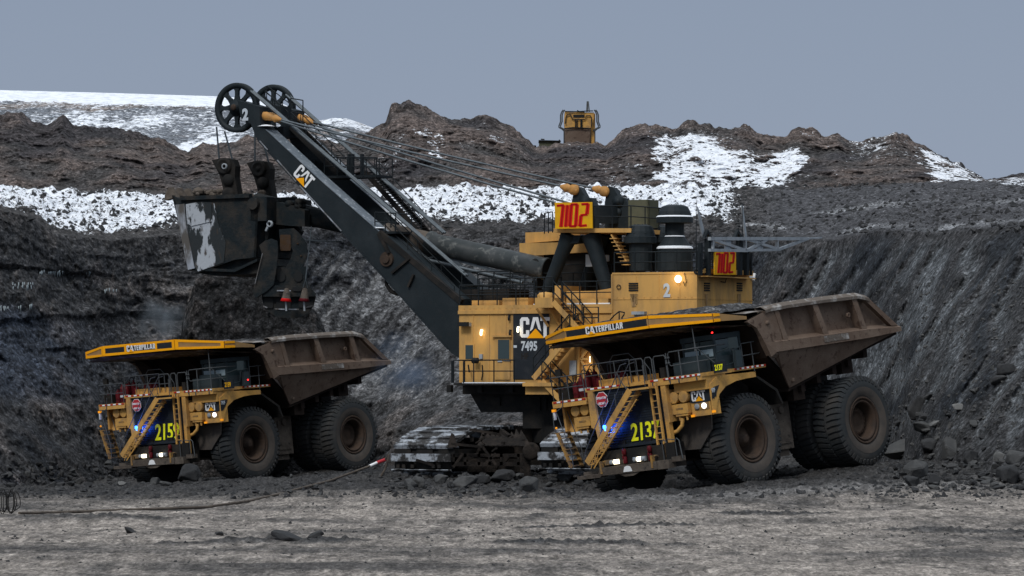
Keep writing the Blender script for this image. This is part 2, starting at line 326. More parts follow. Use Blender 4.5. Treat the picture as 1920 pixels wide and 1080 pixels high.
def earth_mat(name, fine=9.0, sx=1.0, bump=.6, snowk=1.0, gravel=2.2, sy=1.0, clod=3.4, ck=1.0):
    """soil whose colour (rgb) and snow cover (alpha) come from the attribute, broken up by procedural grain"""
    m = bpy.data.materials.new(name); m.use_nodes = True; nt = m.node_tree; N, L = nt.nodes, nt.links; b = N['Principled BSDF']
    b.inputs['Roughness'].default_value = .92; b.inputs['Specular IOR Level'].default_value = .15
    at_ = N.new('ShaderNodeAttribute'); at_.attribute_name = 'tint'; t = N.new('ShaderNodeTexCoord')
    mp = N.new('ShaderNodeMapping'); mp.inputs['Scale'].default_value = (sx, sy, 1); L.new(t.outputs['Object'], mp.inputs[0])
    def noise(s, d=8, r=.65):
        n = N.new('ShaderNodeTexNoise'); n.inputs['Scale'].default_value = s; n.inputs['Detail'].default_value = d; n.inputs['Roughness'].default_value = r
        L.new(mp.outputs[0], n.inputs['Vector']); return n.outputs['Fac']
    def mr(f, a, z, c=0, d=1):
        r = N.new('ShaderNodeMapRange'); L.new(f, r.inputs[0])
        for i, k in zip((1, 2, 3, 4), (a, z, c, d)): r.inputs[i].default_value = k
        return r.outputs[0]
    def mth(op, a, b_):
        q = N.new('ShaderNodeMath'); q.operation = op
        for i, k in ((0, a), (1, b_)):
            if isinstance(k, (int, float)): q.inputs[i].default_value = k
            else: L.new(k, q.inputs[i])
        return q.outputs[0]
    n1 = noise(gravel); n2 = noise(fine, 10, .7)
    v = mth('MULTIPLY', mr(n1, .32, .68, .50, 1.5), mr(n2, .33, .67, .40, 1.65))
    # crisp clods: two sizes of warped cells, each with its own shade and a dark seam
    wn_ = N.new('ShaderNodeTexNoise'); wn_.inputs['Scale'].default_value = clod*1.3; wn_.inputs['Detail'].default_value = 4; L.new(mp.outputs[0], wn_.inputs['Vector'])
    wv_ = N.new('ShaderNodeVectorMath'); wv_.operation = 'MULTIPLY_ADD'; L.new(wn_.outputs['Color'], wv_.inputs[0]); wv_.inputs[1].default_value = (.55/clod,)*3; L.new(mp.outputs[0], wv_.inputs[2])
    hs_ = []; rd_ = []
    for k_, (cs_, lo_, hi_) in enumerate(((clod, 1-.42*ck, 1+.55*ck), (clod*2.6, 1-.36*ck, 1+.5*ck))):
        q_ = N.new('ShaderNodeTexVoronoi'); q_.inputs['Scale'].default_value = cs_; L.new(wv_.outputs[0], q_.inputs['Vector']); sp_ = N.new('ShaderNodeSeparateColor'); L.new(q_.outputs['Color'], sp_.inputs[0])
        v = mth('MULTIPLY', v, mr(sp_.outputs[0], 0, 1, lo_, hi_)); v = mth('MULTIPLY', v, mr(q_.outputs['Distance'], .35, .75, 1+.12*ck, 1-.5*ck)); hs_.append(q_.outputs['Distance']); rd_.append(sp_.outputs[1])
    sc_ = N.new('ShaderNodeVectorMath'); sc_.operation = 'SCALE'; L.new(at_.outputs['Color'], sc_.inputs[0]); L.new(v, sc_.inputs['Scale'])
    vo = N.new('ShaderNodeTexVoronoi'); vo.inputs['Scale'].default_value = gravel*1.6; L.new(mp.outputs[0], vo.inputs['Vector'])
    s = mth('ADD', at_.outputs['Alpha'], mth('ADD', mth('MULTIPLY', mth('SUBTRACT', n2, .5), 2.0*snowk), mth('MULTIPLY', mth('SUBTRACT', n1, .5), 1.3*snowk)))
    for r_, k_ in zip(rd_, (.55, .40)): s = mth('ADD', s, mth('MULTIPLY', mth('SUBTRACT', r_, .5), k_*snowk*1.6))
    f = mr(s, .42, .58)
    sw = N.new('ShaderNodeMixRGB'); L.new(mr(noise(gravel*1.7, 6, .7), .47, .72), sw.inputs[0]); sw.inputs[1].default_value = (.84, .87, .92, 1); sw.inputs[2].default_value = (.42, .46, .52, 1)
    x = N.new('ShaderNodeMixRGB'); L.new(f, x.inputs[0]); L.new(sc_.outputs[0], x.inputs[1]); L.new(sw.outputs[0], x.inputs[2])
    L.new(x.outputs[0], b.inputs['Base Color'])
    bp = N.new('ShaderNodeBump'); bp.inputs['Strength'].default_value = bump; bp.inputs['Distance'].default_value = .12
    h = mth('ADD', n1, mth('MULTIPLY', n2, .6)); h = mth('ADD', h, mth('MULTIPLY', vo.outputs['Distance'], -.25))
    h = mth('ADD', h, mth('MULTIPLY', noise(fine*2.7, 4, .7), .5)); h = mth('ADD', h, mth('MULTIPLY', hs_[0], -.9*ck)); h = mth('ADD', h, mth('MULTIPLY', hs_[1], -.4*ck)); L.new(h, bp.inputs['Height']); L.new(bp.outputs[0], b.inputs['Normal']); return m
def mixc(a, b, t): return a*(1-t[..., None])+np.array(b)*t[..., None]

# ---- pit floor
X, Y = np.meshgrid(np.concatenate([[-900,-500,-300,-200,-120,-80], np.arange(-60, 60, .085), [80,120,200,300,500,900]]), np.concatenate([[-400,-200,-100,-50,0,30], np.arange(60, 100, 2.0), np.arange(100, 290, .27), [320,400,500,560,900,2000]]))
Z = gz(np.clip(X,-60,60), np.clip(Y,60,290))-.0008*np.clip(Y-290,0,400)*25; o_ = np.zeros_like(X)
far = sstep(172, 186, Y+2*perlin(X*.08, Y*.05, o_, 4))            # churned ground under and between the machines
ridge = np.zeros_like(X)
for y0_, w_, sd_ in ((135,1.5,31),(160,1.6,35),(147,.9,38)):
    ridge += np.exp(-((Y-y0_-7*perlin(X*.09, o_, o_, sd_))/w_)**2)*sstep(.0, .35, perlin(X*.16+3, Y*.1, o_, sd_+40)+.3*perlin(X*.8, Y*.4, o_, sd_+41))
ridge = np.clip(ridge, 0, 1)
Z += .20*fbm(X*.10, Y*.10, o_, 3, 1)
Z += (.05+.30*far)*fbm(X*.45, Y*.45, o_, 4, 11)+(.015+.10*far)*fbm(X*2.2, Y*1.4, o_, 3, 21)
wd, wv = worley(X*1.5, Y*1.5, o_, 3)
Z += (.02+.30*far)*np.clip(.55-wd, 0, 1)*(wv > .55)*wv
wd2, wv2 = worley(X*3.2, Y*3.2, o_, 8)
Z += (.02+.10*far+.30*ridge)*np.clip(.55-wd2, 0, 1)*(wv2 > .35)+ridge*.05
Z += .05*sstep(.1, .6, fbm(X*.25, Y*.9, o_, 3, 55))*(1-far)*np.abs(perlin(X*3, Y*3, o_, 57))*2
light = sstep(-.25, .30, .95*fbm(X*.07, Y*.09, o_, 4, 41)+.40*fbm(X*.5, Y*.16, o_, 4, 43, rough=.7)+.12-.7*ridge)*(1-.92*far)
cG = np.zeros(X.shape+(3,))+np.array((.095, .088, .083))
cG = mixc(cG, (.295, .262, .232), light); cG = mixc(cG, (.040, .041, .043), np.clip(ridge*.55+.45*sstep(.05, .35, fbm(X*.6, Y*.28, o_, 4, 61, rough=.65)), 0, 1))
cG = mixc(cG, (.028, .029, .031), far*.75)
Z += (1-far)*(.045*fbm(X*.9, Y*.8, o_, 3, 63, ridged=True)+.055*fbm(X*2.4, Y*1.1, o_, 3, 65, rough=.65))
for k_, (y0_, sl_, w_) in enumerate(((118,.05,.5),(121.4,.05,.5),(141,-.06,.55),(144.4,-.06,.55),(152,.09,.5),(155,.09,.5),(128,.02,.4),(166,-.03,.6))):      # wheel ruts
    yc_ = y0_+sl_*X+1.2*perlin(X*.05, o_+k_*5.3, o_, 67); vis_ = sstep(-.25, .25, perlin(X*.07, o_+k_*3.1, o_, 68)); Z += vis_*-.03*np.exp(-((Y-yc_)/w_)**2)+vis_*.04*np.exp(-((Y-yc_-1.1)/.35)**2)*(1+perlin(X*1.2, Y, o_, 69))
light2 = np.exp(-((Y-179-.35*(X-8))/3.0)**2)*sstep(2, 6, X); cG = mixc(cG, (.16, .155, .152), light2*.8)
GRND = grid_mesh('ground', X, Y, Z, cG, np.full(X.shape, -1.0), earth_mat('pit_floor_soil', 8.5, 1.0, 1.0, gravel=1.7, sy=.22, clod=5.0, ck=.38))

# ---- lower highwall, snowy bench and upper bank as one continuous terrain sheet
foot = [(-700,238),(0,236),(150,247),(250,258),(700,259),(860,246),(1300,240),(1560,232),(1660,214),(1720,200),(1800,188),(1920,180),(2600,165)]
rimy = [(-700,398),(0,396),(60,410),(100,438),(210,452),(330,440),(600,428),(700,425),(900,430),(1000,430),(1300,436),(1400,440),(1500,447),(1560,452),(1650,432),(1750,438),(1850,430),(1920,424),(2600,415)]
rimd = [(-700,262),(0,262),(300,278),(700,286),(1000,282),(1400,268),(1560,252),(1700,236),(1800,224),(1920,214),(2600,200)]
bky = [(-700,358),(0,356),(130,358),(260,362),(330,367),(470,374),(600,362),(750,358),(860,350),(950,358),(1100,352),(1300,350),(1380,360),(1500,355),(1700,345),(1830,342),(1920,342),(2600,338)]
sky_ = [(-700,220),(-200,214),(0,212),(40,211),(62,229),(100,231),(118,219),(140,237),(185,240),(205,236),(242,246),(270,262),(300,260),(322,273),(352,286),(380,269),(405,275),(470,262),(560,262),(640,266),(690,252),(722,232),(735,201),(762,197),(800,206),(820,216),(850,219),(900,222),(920,226),(950,236),(975,252),(990,265),(1000,277),(1015,279),(1050,272),(1062,268),(1120,268),(1135,273),(1160,256),(1182,241),(1215,236),(1250,237),(1262,246),(1285,236),(1300,232),(1350,241),(1400,238),(1412,246),(1425,256),(1470,262),(1485,250),(1500,245),(1540,258),(1570,252),(1590,264),(1620,268),(1650,258),(1680,250),(1700,262),(1725,271),(1760,288),(1800,308),(1835,334),(1850,338),(1880,332),(1900,328),(1920,327),(2600,315)]
u = np.arange(-700, 2600, 2.1)
u = np.concatenate([np.arange(-700, -120, 8.0), np.arange(-120, 2040, 2.1), np.arange(2040, 2600, 8.0)])
fD = lerpc(foot, u); fX = (u-960)/FPX*fD; fz = gz(fX, fD)-1.0
rD = lerpc(rimd, u); rz = CAMZ+(HY-lerpc(rimy, u))/FPX*rD
bD = np.full_like(u, 332.); bz = CAMZ+(HY-lerpc(bky, u))/FPX*bD
kD = np.full_like(u, 352.); kz = CAMZ+(HY-lerpc(sky_, u))/FPX*kD
# rows: t 0..1 wall, 1..2 bench, 2..3 upper bank, 3..4 back slope
T = np.concatenate([np.linspace(0, 1, 250)[:-1], np.linspace(1, 2, 120)[:-1], np.linspace(2, 3, 110)[:-1], np.linspace(3, 4, 24)])
U, TT = np.meshgrid(u, T)
t0 = np.clip(TT, 0, 1); t1 = np.clip(TT-1, 0, 1); t2 = np.clip(TT-2, 0, 1); t3 = np.clip(TT-3, 0, 1)
cz = np.where(TT < 1, fz+(rz-fz)*t0, np.where(TT < 2, rz+(bz-rz)*t1, np.where(TT < 3, bz+(kz-bz)*t2**.9, kz-14*t3)))
left = 1-sstep(1350, 1600, U)
tw = t0**(1.0+.5*left)                                               # left wall steeper at the top
cD = np.where(TT < 1, fD+(rD-fD)*(t0+.15*np.sin(t0*math.pi)*left), np.where(TT < 2, rD+(bD-rD)*t1, np.where(TT < 3, bD+(kD-bD)*t2, kD+40*t3)))
X = (U-960)/FPX*cD; Y = cD.copy(); Z = cz.copy()
wall = (1-sstep(.92, 1.06, TT)); bench = sstep(.97, 1.05, TT)*(1-sstep(1.95, 2.03, TT)); upper = sstep(1.96, 2.05, TT)
edge3 = np.exp(-((TT-3)/.12)**2); edge1 = np.exp(-((TT-1)/.05)**2)
base = np.stack([X, Y, Z])
n_big = fbm(X*.08, Y*.08, Z*.13, 3, 71); n_mid = fbm(X*.30, Y*.25, Z*.42, 4, 81); n_rid = fbm(X*.22, Y*.2, Z*.34, 4, 91, ridged=True)
n_sm = fbm(X*1.1, Y*.8, Z*1.3, 4, 101)
n_f = fbm(X*3.4, Y*2.5, Z*3.8, 3, 105, rough=.7); n_r2 = fbm(X*.9, Y*.7, Z*.9, 4, 107, ridged=True, rough=.6)
wd3, wv3 = worley(X*3.6, Y*2.2, Z*4.0, 19); wd, wv = worley(X*.75, Y*.6, Z*.9, 13); wd2, wv2 = worley(X*1.9, Y*1.2, Z*2.2, 17)
blocks = np.clip(.75-wd, 0, 1)*wv; blocks2 = np.clip(.7-wd2, 0, 1)*wv2
# scratch marks of the dipper teeth on the right bank, running down to the left
gs = X-.58*Z; gr = sstep(1380, 1560, U)*wall*sstep(.10, .35, t0)*(1-sstep(.90, 1.0, t0))
gr2 = sstep(520, 620, U)*(1-sstep(880, 960, U))*wall*sstep(.2, .4, t0)*(1-sstep(.82, .95, t0))
gro = np.sin(gs*2*math.pi/.95+2.2*perlin(X*.2, Y*.2, Z*.2, 111)*2)*.6+.6*perlin(gs*1.6, Z*.12, o_[0, 0]*0+X*0, 113)+.7*perlin(gs*.55, Z*.08, X*0, 115)
led = perlin(X*.05, Y*.05, Z*.55, 121)+.5*perlin(X*.12, Y*.1, Z*1.2, 123)          # near-level strata of the left wall
stair = np.floor(led*4)/4
amp_w = wall*sstep(.02, .14, t0+.02)
dr = 1-.75*np.clip(gr2+0*gr, 0, 1); dg = 1-.45*gr
out = amp_w*(2.2*n_big*(.5+.5*dr)+1.2*n_mid*dr+.5*n_rid*left+.30*n_sm*dr+1.5*dr*dg*blocks*(.3+.7*sstep(-.1,.3,n_big))+.6*dr*dg*blocks2+left*.35*stair-gr*.95*gro-gr2*.26*gro+.18*n_f+.22*n_r2*dr+.35*np.clip(.6-wd3,0,1)*wv3*(.4+.6*dr))
for (ua_,ub_,py_,dp_) in ((-60,330,500,1.3),(-60,420,590,1.0),(150,520,470,.8),(60,700,655,.8)):
    zl_ = CAMZ+(HY-py_)/FPX*255+1.2*perlin(X*.15, X*0, X*0, 127+py_); out -= dp_*left*wall*sstep(ua_,ua_+60,U)*(1-sstep(ub_-80,ub_,U))*np.exp(-np.clip((zl_-Z)/.9, 0, 9))*(Z < zl_)*(.5+perlin(X*.3, Z*.3, X*0, 128))*1.3
out -= amp_w*1.1*np.clip(n_big*2, 0, 1)*sstep(.2, .8, perlin(X*.3, Y*.3, Z*.9, 125))
out *= np.where(U > 1500, .8, 1)
Y -= out; Z += out*.15*wall
up_b = bench*(.10*n_f+.25*np.clip(.6-wd3,0,1)*wv3+.5*n_mid+.32*n_sm+.9*blocks+.45*blocks2+.3*n_big)*(1-.55*sstep(1350, 1500, U)*bench)
Z += up_b*(1-.5*edge1)
outu = upper*(3.2*n_big+1.0*n_mid+.35*n_sm+1.6*blocks*sstep(-.1,.2,n_mid)+.55*blocks2+.22*n_f+.35*n_r2+.35*np.clip(.6-wd3,0,1)*wv3)*(1-sstep(3.0, 3.3, TT)*.8)
Y -= outu*(1-.75*edge3); Z += edge3*(.35*n_mid+.15*n_sm+.75*np.clip(blocks-.10, 0, 1)+.35*blocks2+.10*n_f)+edge3*.30*(sstep(-.1, .15, perlin(X*.35, Y*.2, X*0, 129))-.5)*sstep(-.2, .2, perlin(X*.08, Y*0, X*0, 130))
# colours: soil shades and where snow lies
cT = np.zeros(X.shape+(3,))+np.array((.040, .038, .038))
cT = mixc(cT, (.082, .070, .064), sstep(.02, .38, n_mid+.6*n_big)*wall*left)
cT = mixc(cT, (.017, .019, .023), sstep(.02, .25, fbm(X*.12, Y*.1, Z*.16, 4, 131))*wall*.9)
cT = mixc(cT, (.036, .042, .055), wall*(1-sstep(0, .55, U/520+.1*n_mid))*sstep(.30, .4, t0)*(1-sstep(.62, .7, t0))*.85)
cT = mixc(cT, (.125, .120, .118), np.clip(gr2*sstep(-.35, .25, n_mid+.5*n_sm+.2*gro), 0, 1)*.9)
cT = mixc(cT, (.098, .100, .102), np.clip(gr*sstep(-.2, .6, .8*n_mid+.75*gro+.3*n_sm), 0, 1)*.85)
cT = mixc(cT, (.020, .022, .025), np.clip(gr*sstep(.25, .9, -gro-.3*n_mid), 0, 1)*.8)
cT = mixc(cT, (.050, .050, .054), bench*sstep(1380, 1480, U))
road = np.exp(-((TT-1.12-.06*np.sin(U/160))/.030)**2)*sstep(1330, 1420, U)*(1-sstep(1900, 1990, U))*sstep(-.35, .2, perlin(X*.12, Y*.1, X*0, 141))+np.exp(-((TT-1.45)/.05)**2)*sstep(1480, 1560, U)*sstep(-.1, .3, perlin(X*.1+4, Y*.1, X*0, 143))
cT = mixc(cT, (.20, .205, .215), np.clip(road, 0, 1)*bench*.9)
cT = mixc(cT, (.080, .064, .058), upper*sstep(-.35, .3, n_mid+.6*n_big)); cT = mixc(cT, (.026, .025, .028), upper*sstep(-.05, .25, fbm(X*.1, Y*.1, Z*.3, 4, 151))*.8)
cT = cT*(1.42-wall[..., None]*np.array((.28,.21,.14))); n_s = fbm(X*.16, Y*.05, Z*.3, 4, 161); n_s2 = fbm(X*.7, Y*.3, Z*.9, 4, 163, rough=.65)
def upness(X, Y, Z):
    a = np.stack([np.gradient(q_, axis=1) for q_ in (X, Y, Z)]); b = np.stack([np.gradient(q_, axis=0) for q_ in (X, Y, Z)])
    n = np.cross(a, b, axis=0); return np.abs(n[2])/(np.linalg.norm(n, axis=0)+1e-9)
flatn = upness(X, Y, Z)
sb = bench*(1-sstep(1340, 1430, U+60*n_s+40*n_s2))*sstep(1.0, 1.22, TT+.16*n_s+.10*n_s2)*(1-sstep(1.92, 2.0, TT+.03*n_s2))
snow = np.where(sb > .02, -.62+1.25*sb+.45*n_s2+.25*n_sm+.75*(flatn-.75)-1.5*np.clip(blocks2-.30, 0, 1)-.45*(wd3 < .25)*(wv3 > .6)+.35*n_f, -1.5)
def zone(u0, u1, ta, tb, k, w=40):
    return k*sstep(u0-w, u0+w, U+70*n_s+35*n_s2)*(1-sstep(u1-w, u1+w, U+70*n_s+35*n_s2))*sstep(ta-.08, ta+.08, TT+.12*n_s+.06*n_s2)*(1-sstep(tb-.10, tb+.10, TT+.12*n_s+.08*n_s2))
zs = zone(1212, 1370, 2.02, 2.88, 1, 22)+zone(1330, 1490, 2.02, 2.62, .95, 34)+zone(1440, 1500, 2.1, 2.72, .85, 14)+zone(1745, 1860, 2.0, 3.0, 1.05, 14)+zone(795, 825, 2.3, 2.75, .70, 8)+zone(1870, 1990, 1.8, 2.5, .75, 20)+zone(860, 960, 2.5, 2.8, .45, 30)
snow = np.maximum(snow, np.where(zs > .02, -.72+1.15*np.clip(zs, 0, 1.2)+.75*n_s2+.30*n_sm+.45*n_f+.9*(flatn-.62)-.6*(blocks > .25)*wv-.35*(wd2 < .30)*(wv2 > .5), -1.5))
snow = np.maximum(snow, np.where(upper > .5, -.62+.55*flatn+.9*np.clip(n_s, 0, 1)+.3*n_s2, -1.5)-.25*(U < 700))
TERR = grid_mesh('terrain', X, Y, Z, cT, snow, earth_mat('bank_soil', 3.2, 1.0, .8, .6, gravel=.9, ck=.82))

# ---- far snow-covered hill
hu = np.arange(-900, 900, 2.6); sk2 = [(-900,160),(0,169),(200,174),(420,181),(520,190),(600,226),(625,221),(650,222),(680,232),(700,240),(740,262),(900,330)]
Th = np.linspace(0, 1, 150); U, TT = np.meshgrid(hu, Th)
D = 560+190*TT+0*U; top = lerpc(sk2, hu)[None]; py = 345+(top-345)*TT**.92
X = (U-960)/FPX*D; Y = D.copy(); Z = CAMZ+(HY-py)/FPX*D
a1 = fbm(X*.09, Y*.02, Z*.14, 5, 201, rough=.6); a2 = fbm(X*.5, Y*.1, Z*.55, 4, 211, rough=.65); hd, hv = worley(X*.5, Y*.25, Z*.7, 21)
lum = (1-sstep(.86, .93, TT+.02*a1)); Y -= lum*(3*a1+1.4*a2+2.0*np.clip(.7-hd, 0, 1)*hv); Z += .25*a2*lum
cH = np.zeros(X.shape+(3,))+np.array((.17, .185, .21)); cH = mixc(cH, (.25, .20, .165), sstep(.0, .4, fbm(X*.05, Y*.03, Z*.15, 4, 221)+.8*(TT-.75)))
a3 = fbm(X*1.4, Y*.2, Z*1.4, 3, 241, rough=.7); flh = upness(X, Y, Z)
sn = .27+.60*a1+.60*a2+.50*a3+.3*(flh-.55)+1.1*sstep(.85, .92, TT+.03*a1+.02*a2)-.3*(hd < .3)*hv
sn += .7*np.exp(-((TT-.42-.05*a1)/.06)**2)*sstep(-.1, .3, perlin(X*.06, X*0, X*0, 231))-.12*sstep(.6, .8, TT)*(1-sstep(.84, .9, TT))
sn = np.where(U > 560, sn-.72*sstep(.85, .92, TT), sn)
grid_mesh('hill', X, Y, Z, cH, sn, earth_mat('far_hill_soil', 1.6, 1.0, .5, .45, gravel=.35, clod=1.3))

# ================================================================ HAUL TRUCKS
_cache = {}
def shared(key, fn, name, m, parent):
    """build a mesh once, link further objects to it"""
    if key not in _cache: o = fn().build(name, m, parent); _cache[key] = o.data; return o
    o = bpy.data.objects.new(name, _cache[key]); col.objects.link(o); o.parent = parent; return o
def tyre_mb():
    mb = MB(); W = .74
    prof = [(1.02,.60),(1.10,.68),(1.22,.72),(1.5,.76),(1.68,.745),(1.84,.70),(1.93,.62),(1.95,.3),(1.95,-.3),(1.93,-.62),(1.84,-.70),(1.68,-.745),(1.5,-.76),(1.22,-.72),(1.02,-.60)]
    mb.cur = 0; mb.lathe(prof, (0,0,0), (0,1,0), 72)
    mb.cur = 1; mb.lathe([(1.03,.625),(1.16,.715),(1.34,.752),(1.50,.764)], (0,.004,0), (0,1,0), 72)
    mb.cur = 0; n = 46
    for i in range(n):
        for sgn in (-1, 1):
            a = 2*math.pi*(i+(.5 if sgn > 0 else 0))/n; w = .088
            def P(r, da, y): return (r*math.sin(a+da), y*sgn, r*math.cos(a+da))
            # shoulder lug: slanted block running over the shoulder
            top = [P(2.02,-w/2+.035,.06), P(2.02,w/2+.035,.06), P(2.02,w/2,.40), P(2.0,w/2-.01,.68), P(2.0,-w/2-.01,.68), P(2.02,-w/2,.40)]
            bot = [P(1.88,-w/2+.035,.06), P(1.88,w/2+.035,.06), P(1.88,w/2,.40), P(1.84,w/2-.01,.70), P(1.84,-w/2-.01,.70), P(1.88,-w/2,.40)]
            mb.add(top+bot, [(0,1,2,5),(5,2,3,4),(0,5,11,6),(5,4,10,11),(4,3,9,10),(3,2,8,9),(2,1,7,8),(1,0,6,7)])
            top = [P(2.0,-w/2-.01,.68), P(2.0,w/2-.01,.68), P(1.80,w/2*.8-.01,.748), P(1.80,-w/2*.8-.01,.748)]
            bot = [P(1.84,-w/2-.01,.60), P(1.84,w/2-.01,.60), P(1.74,w/2*.8-.01,.70), P(1.74,-w/2*.8-.01,.70)]
            mb.add(top+bot, [(0,1,2,3),(0,3,7,4),(1,0,4,5),(2,1,5,6),(3,2,6,7)])
    return mb
def rim_mb(front):
    mb = MB(); d = .42 if front else .50
    mb.lathe([(1.03,.60),(1.07,.66),(1.05,.70),(.97,.69),(.955,.62),(.90,.61),(.895,.655),(.86,.66),(.80,.60),(.775,.50),(.74,-.05),(.70,-.10),(.42,-.12)], (0,0,0), (0,1,0), 48)
    hub = [(.60,-.12),(.58,.05),(.50,.12),(.36,.16),(.34,.28),(.22,.30),(.20,.38),(.10,.40),(.0,.40)] if front else [(.66,-.12),(.66,.18),(.60,.24),(.42,.26),(.40,.20),(.2,.21),(.0,.21)]
    mb.lathe(hub, (0,0,0), (0,1,0), 32)
    for k in range(20):
        a = 2*math.pi*k/20; r = .655 if front else .54
        h0 = -.12 if front else .22; c = (r*math.cos(a), h0, r*math.sin(a)); mb.cyl(c, (c[0], h0+.07, c[2]), .03, n=6)
    return mb
def wheel(parent, loc, side, front, rot, steer=0):
    w = bpy.data.objects.new('front_wheel' if front else 'rear_wheel', None); col.objects.link(w); w.parent = parent; w.location = loc
    w.rotation_euler = (0, 0, (0 if side > 0 else math.pi)+steer); w.empty_display_size = .4
    t = shared('tyre', tyre_mb, 'tyre', [M['tyre'], M['tyrein']], w); t.rotation_euler = (0, rot, 0)
    r_ = shared('rim%d' % front, lambda: rim_mb(front), 'rim', M['rim'], w); r_.rotation_euler = (0, rot*1.7, 0)
def lump_grid(name, pts_xy, zf, m, parent=None, n=1):
    pass

def make_truck(P, num, label, left_truck, rots):
    T = empty('haul_truck', P.M, label, 'haul truck', 'haul trucks waiting beside the shovel')
    ms = {k: M[k] for k in M}
    # ---------- chassis and running gear
    f = MB()
    for s in (-1, 1): f.box((-10.1, s*.75-.18, 1.75), (3.2, s*.75+.18, 2.7))
    f.box((-1.0,-2.5,1.5),(1.0,2.5,2.3)); f.box((2.2,-1.9,1.25),(3.6,1.9,2.3)); f.box((-3.4,-1.5,1.4),(-.9,1.5,3.4))
    f.beam((-1.6,-1.9,2.3),(-3.4,-1.9,4.6),.5,.5); f.beam((-1.6,1.9,2.3),(-3.4,1.9,4.6),.5,.5)
    f.box((-9.4,-1.2,1.9),(-8.6,1.2,4.6)); f.box((-8.2,-1.6,2.2),(-5.8,1.6,4.0))
    f.box((-1.4,-3.0,2.2),(2.0,3.0,4.55)); f.build('chassis_frame', ms['dark'], T)
    a = MB(); a.lathe([(.75,-2.6),(.95,-1.4),(1.0,0),(.95,1.4),(.75,2.6)], (-7.2,0,2.0), (0,1,0), 24); a.build('rear_axle', ms['dark'], T)
    a = MB(); a.cyl((0,-3.2,1.95),(0,3.2,1.95),.38); a.cyl((.2,2.5,2.0),(.1,2.3,4.2),.32); a.cyl((.2,-2.5,2.0),(.1,-2.3,4.2),.32); a.build('front_axle', ms['dark'], T)
    ft = MB(); ft.box((-4.1,1.5,1.25),(-2.75,2.95,3.35)); ft.box((-3.95,2.95,1.5),(-2.95,3.0,3.1)); ft.cyl((-3.4,2.9,3.0),(-3.4,3.08,3.0),.16); ft.cyl((-3.0,2.9,2.0),(-3.0,3.12,2.0),.2)
    ft.box((-3.9,1.9,.95),(-2.9,2.8,1.25)); ft.build('fuel_tank', ms['mudm'], T)
    ft = MB(); ft.box((-4.1,-2.95,1.25),(-2.75,-1.5,3.35)); ft.build('hydraulic_tank', ms['mudm'], T)
    for y, s in ((3.25,1),(-3.25,-1)): wheel(T, (0,y,2.0), s, True, rots[0 if s > 0 else 1], R(-2))
    for y, s in ((3.98,1),(2.28,1),(-2.28,-1),(-3.98,-1)): wheel(T, (-7.2,y,2.0), s, False, rots[2]+y)
    # ---------- dump body
    b = MB()
    for s in (1, -1):
        b.prism([(x, s*4.44, z) for x, z in ((-1.2,7.45),(-8.2,7.5),(-10.2,6.0),(-8.0,5.7),(-1.1,5.6),(-.9,6.4))], (0, s*.06, 0))   # recessed side plate
        b.prism([(x, s*4.60, z) for x, z in ((-1.15,7.45),(.36,7.05),(-.23,6.75),(-.50,6.35),(-.70,5.95),(-.96,5.46),(-1.6,5.46),(-1.9,6.0),(-1.72,7.42))], (0, s*.27, 0))
        for x0, x1, w in ((-1.72,-2.14,.30),(-4.50,-5.02,.36),(-7.38,-7.84,.36)):
            b.prism([(x0-w/2, s*4.48, 7.42),(x0+w/2, s*4.48, 7.42),(x1+w/2, s*4.48, 6.02),(x1-w/2, s*4.48, 6.02)], (0, s*.42, 0))
        b.prism([(-8.0,s*4.66,7.45),(-8.36,s*4.66,7.45),(-10.35,s*4.66,5.98),(-9.85,s*4.66,6.02)], (0, s*.24, 0))
        # longitudinal box rail with a sloped upper face, folded outward
        sec = lambda x, z0, z1: [(x, s*4.46, z1+.10), (x, s*4.98, z1-.10), (x, s*4.98, z0), (x, s*4.55, z0)]
        A, B_, C_ = sec(-1.3, 5.58, 6.12), sec(-8.0, 5.62, 6.10), sec(-10.45, 5.72, 6.02)
        for p, q in ((A, B_), (B_, C_)): b.add(p+q, [(0,1,5,4),(1,2,6,5),(2,3,7,6),(3,0,4,7)])
        b.add(A, [(0,1,2,3)]); b.add(C_, [(3,2,1,0)])
        b.add([(-1.3,s*4.98,5.58),(-1.3,s*4.98,6.02),(-.63,s*4.9,6.08),(-.96,s*4.88,5.40)], [(0,1,2,3)])
        # lower side plate tapering in to the floor
        lo = [(-.96,s*4.86,5.42),(-1.45,s*4.72,5.33),(-1.75,s*4.62,5.1),(-2.05,s*4.52,4.75),(-2.75,s*4.22,3.93),(-8.1,s*4.12,5.15),(-10.42,s*4.75,5.74),(-8.0,s*4.90,5.64),(-1.4,s*4.92,5.6)]
        b.add(lo+[(x, y-s*.08, z) for x, y, z in lo], [tuple(range(9)), tuple(range(17, 8, -1))]+[(i, (i+1) % 9, 9+(i+1) % 9, 9+i) for i in range(9)])
        b.lathe([(.10,0),(.10,.14),(.06,.16),(.0,.16)], (-2.9,s*4.26,4.25), (0,s,0), 12)
        b.lathe([(.12,0),(.12,.1),(.05,.1),(.05,.02),(0,.02)], (-7.0,s*4.68,6.75), (0,s,0), 12)
        b.lathe([(.10,0),(.10,.08),(.0,.08)], (-.98,s*4.87,6.9), (0,s,0), 12)
    db = b.build('dump_body', ms['body'], T)
    fl = MB()
    fl.prism([(-2.75,-4.15,3.9),(-8.1,-4.1,5.1),(-10.4,-4.7,5.72),(-10.4,4.7,5.72),(-8.1,4.1,5.1),(-2.75,4.15,3.9)], (0,0,-.12))
    for x in (-4,-5.2,-6.4,-7.6,-8.8): z = 3.9+(-2.75-x)*.225; fl.box((x-.15,-4.0,z-.5),(x+.15,4.0,z-.1))
    for y in (-1.1,1.1): fl.beam((-2.9,y,3.5),(-9.6,y,5.05),.4,.6)
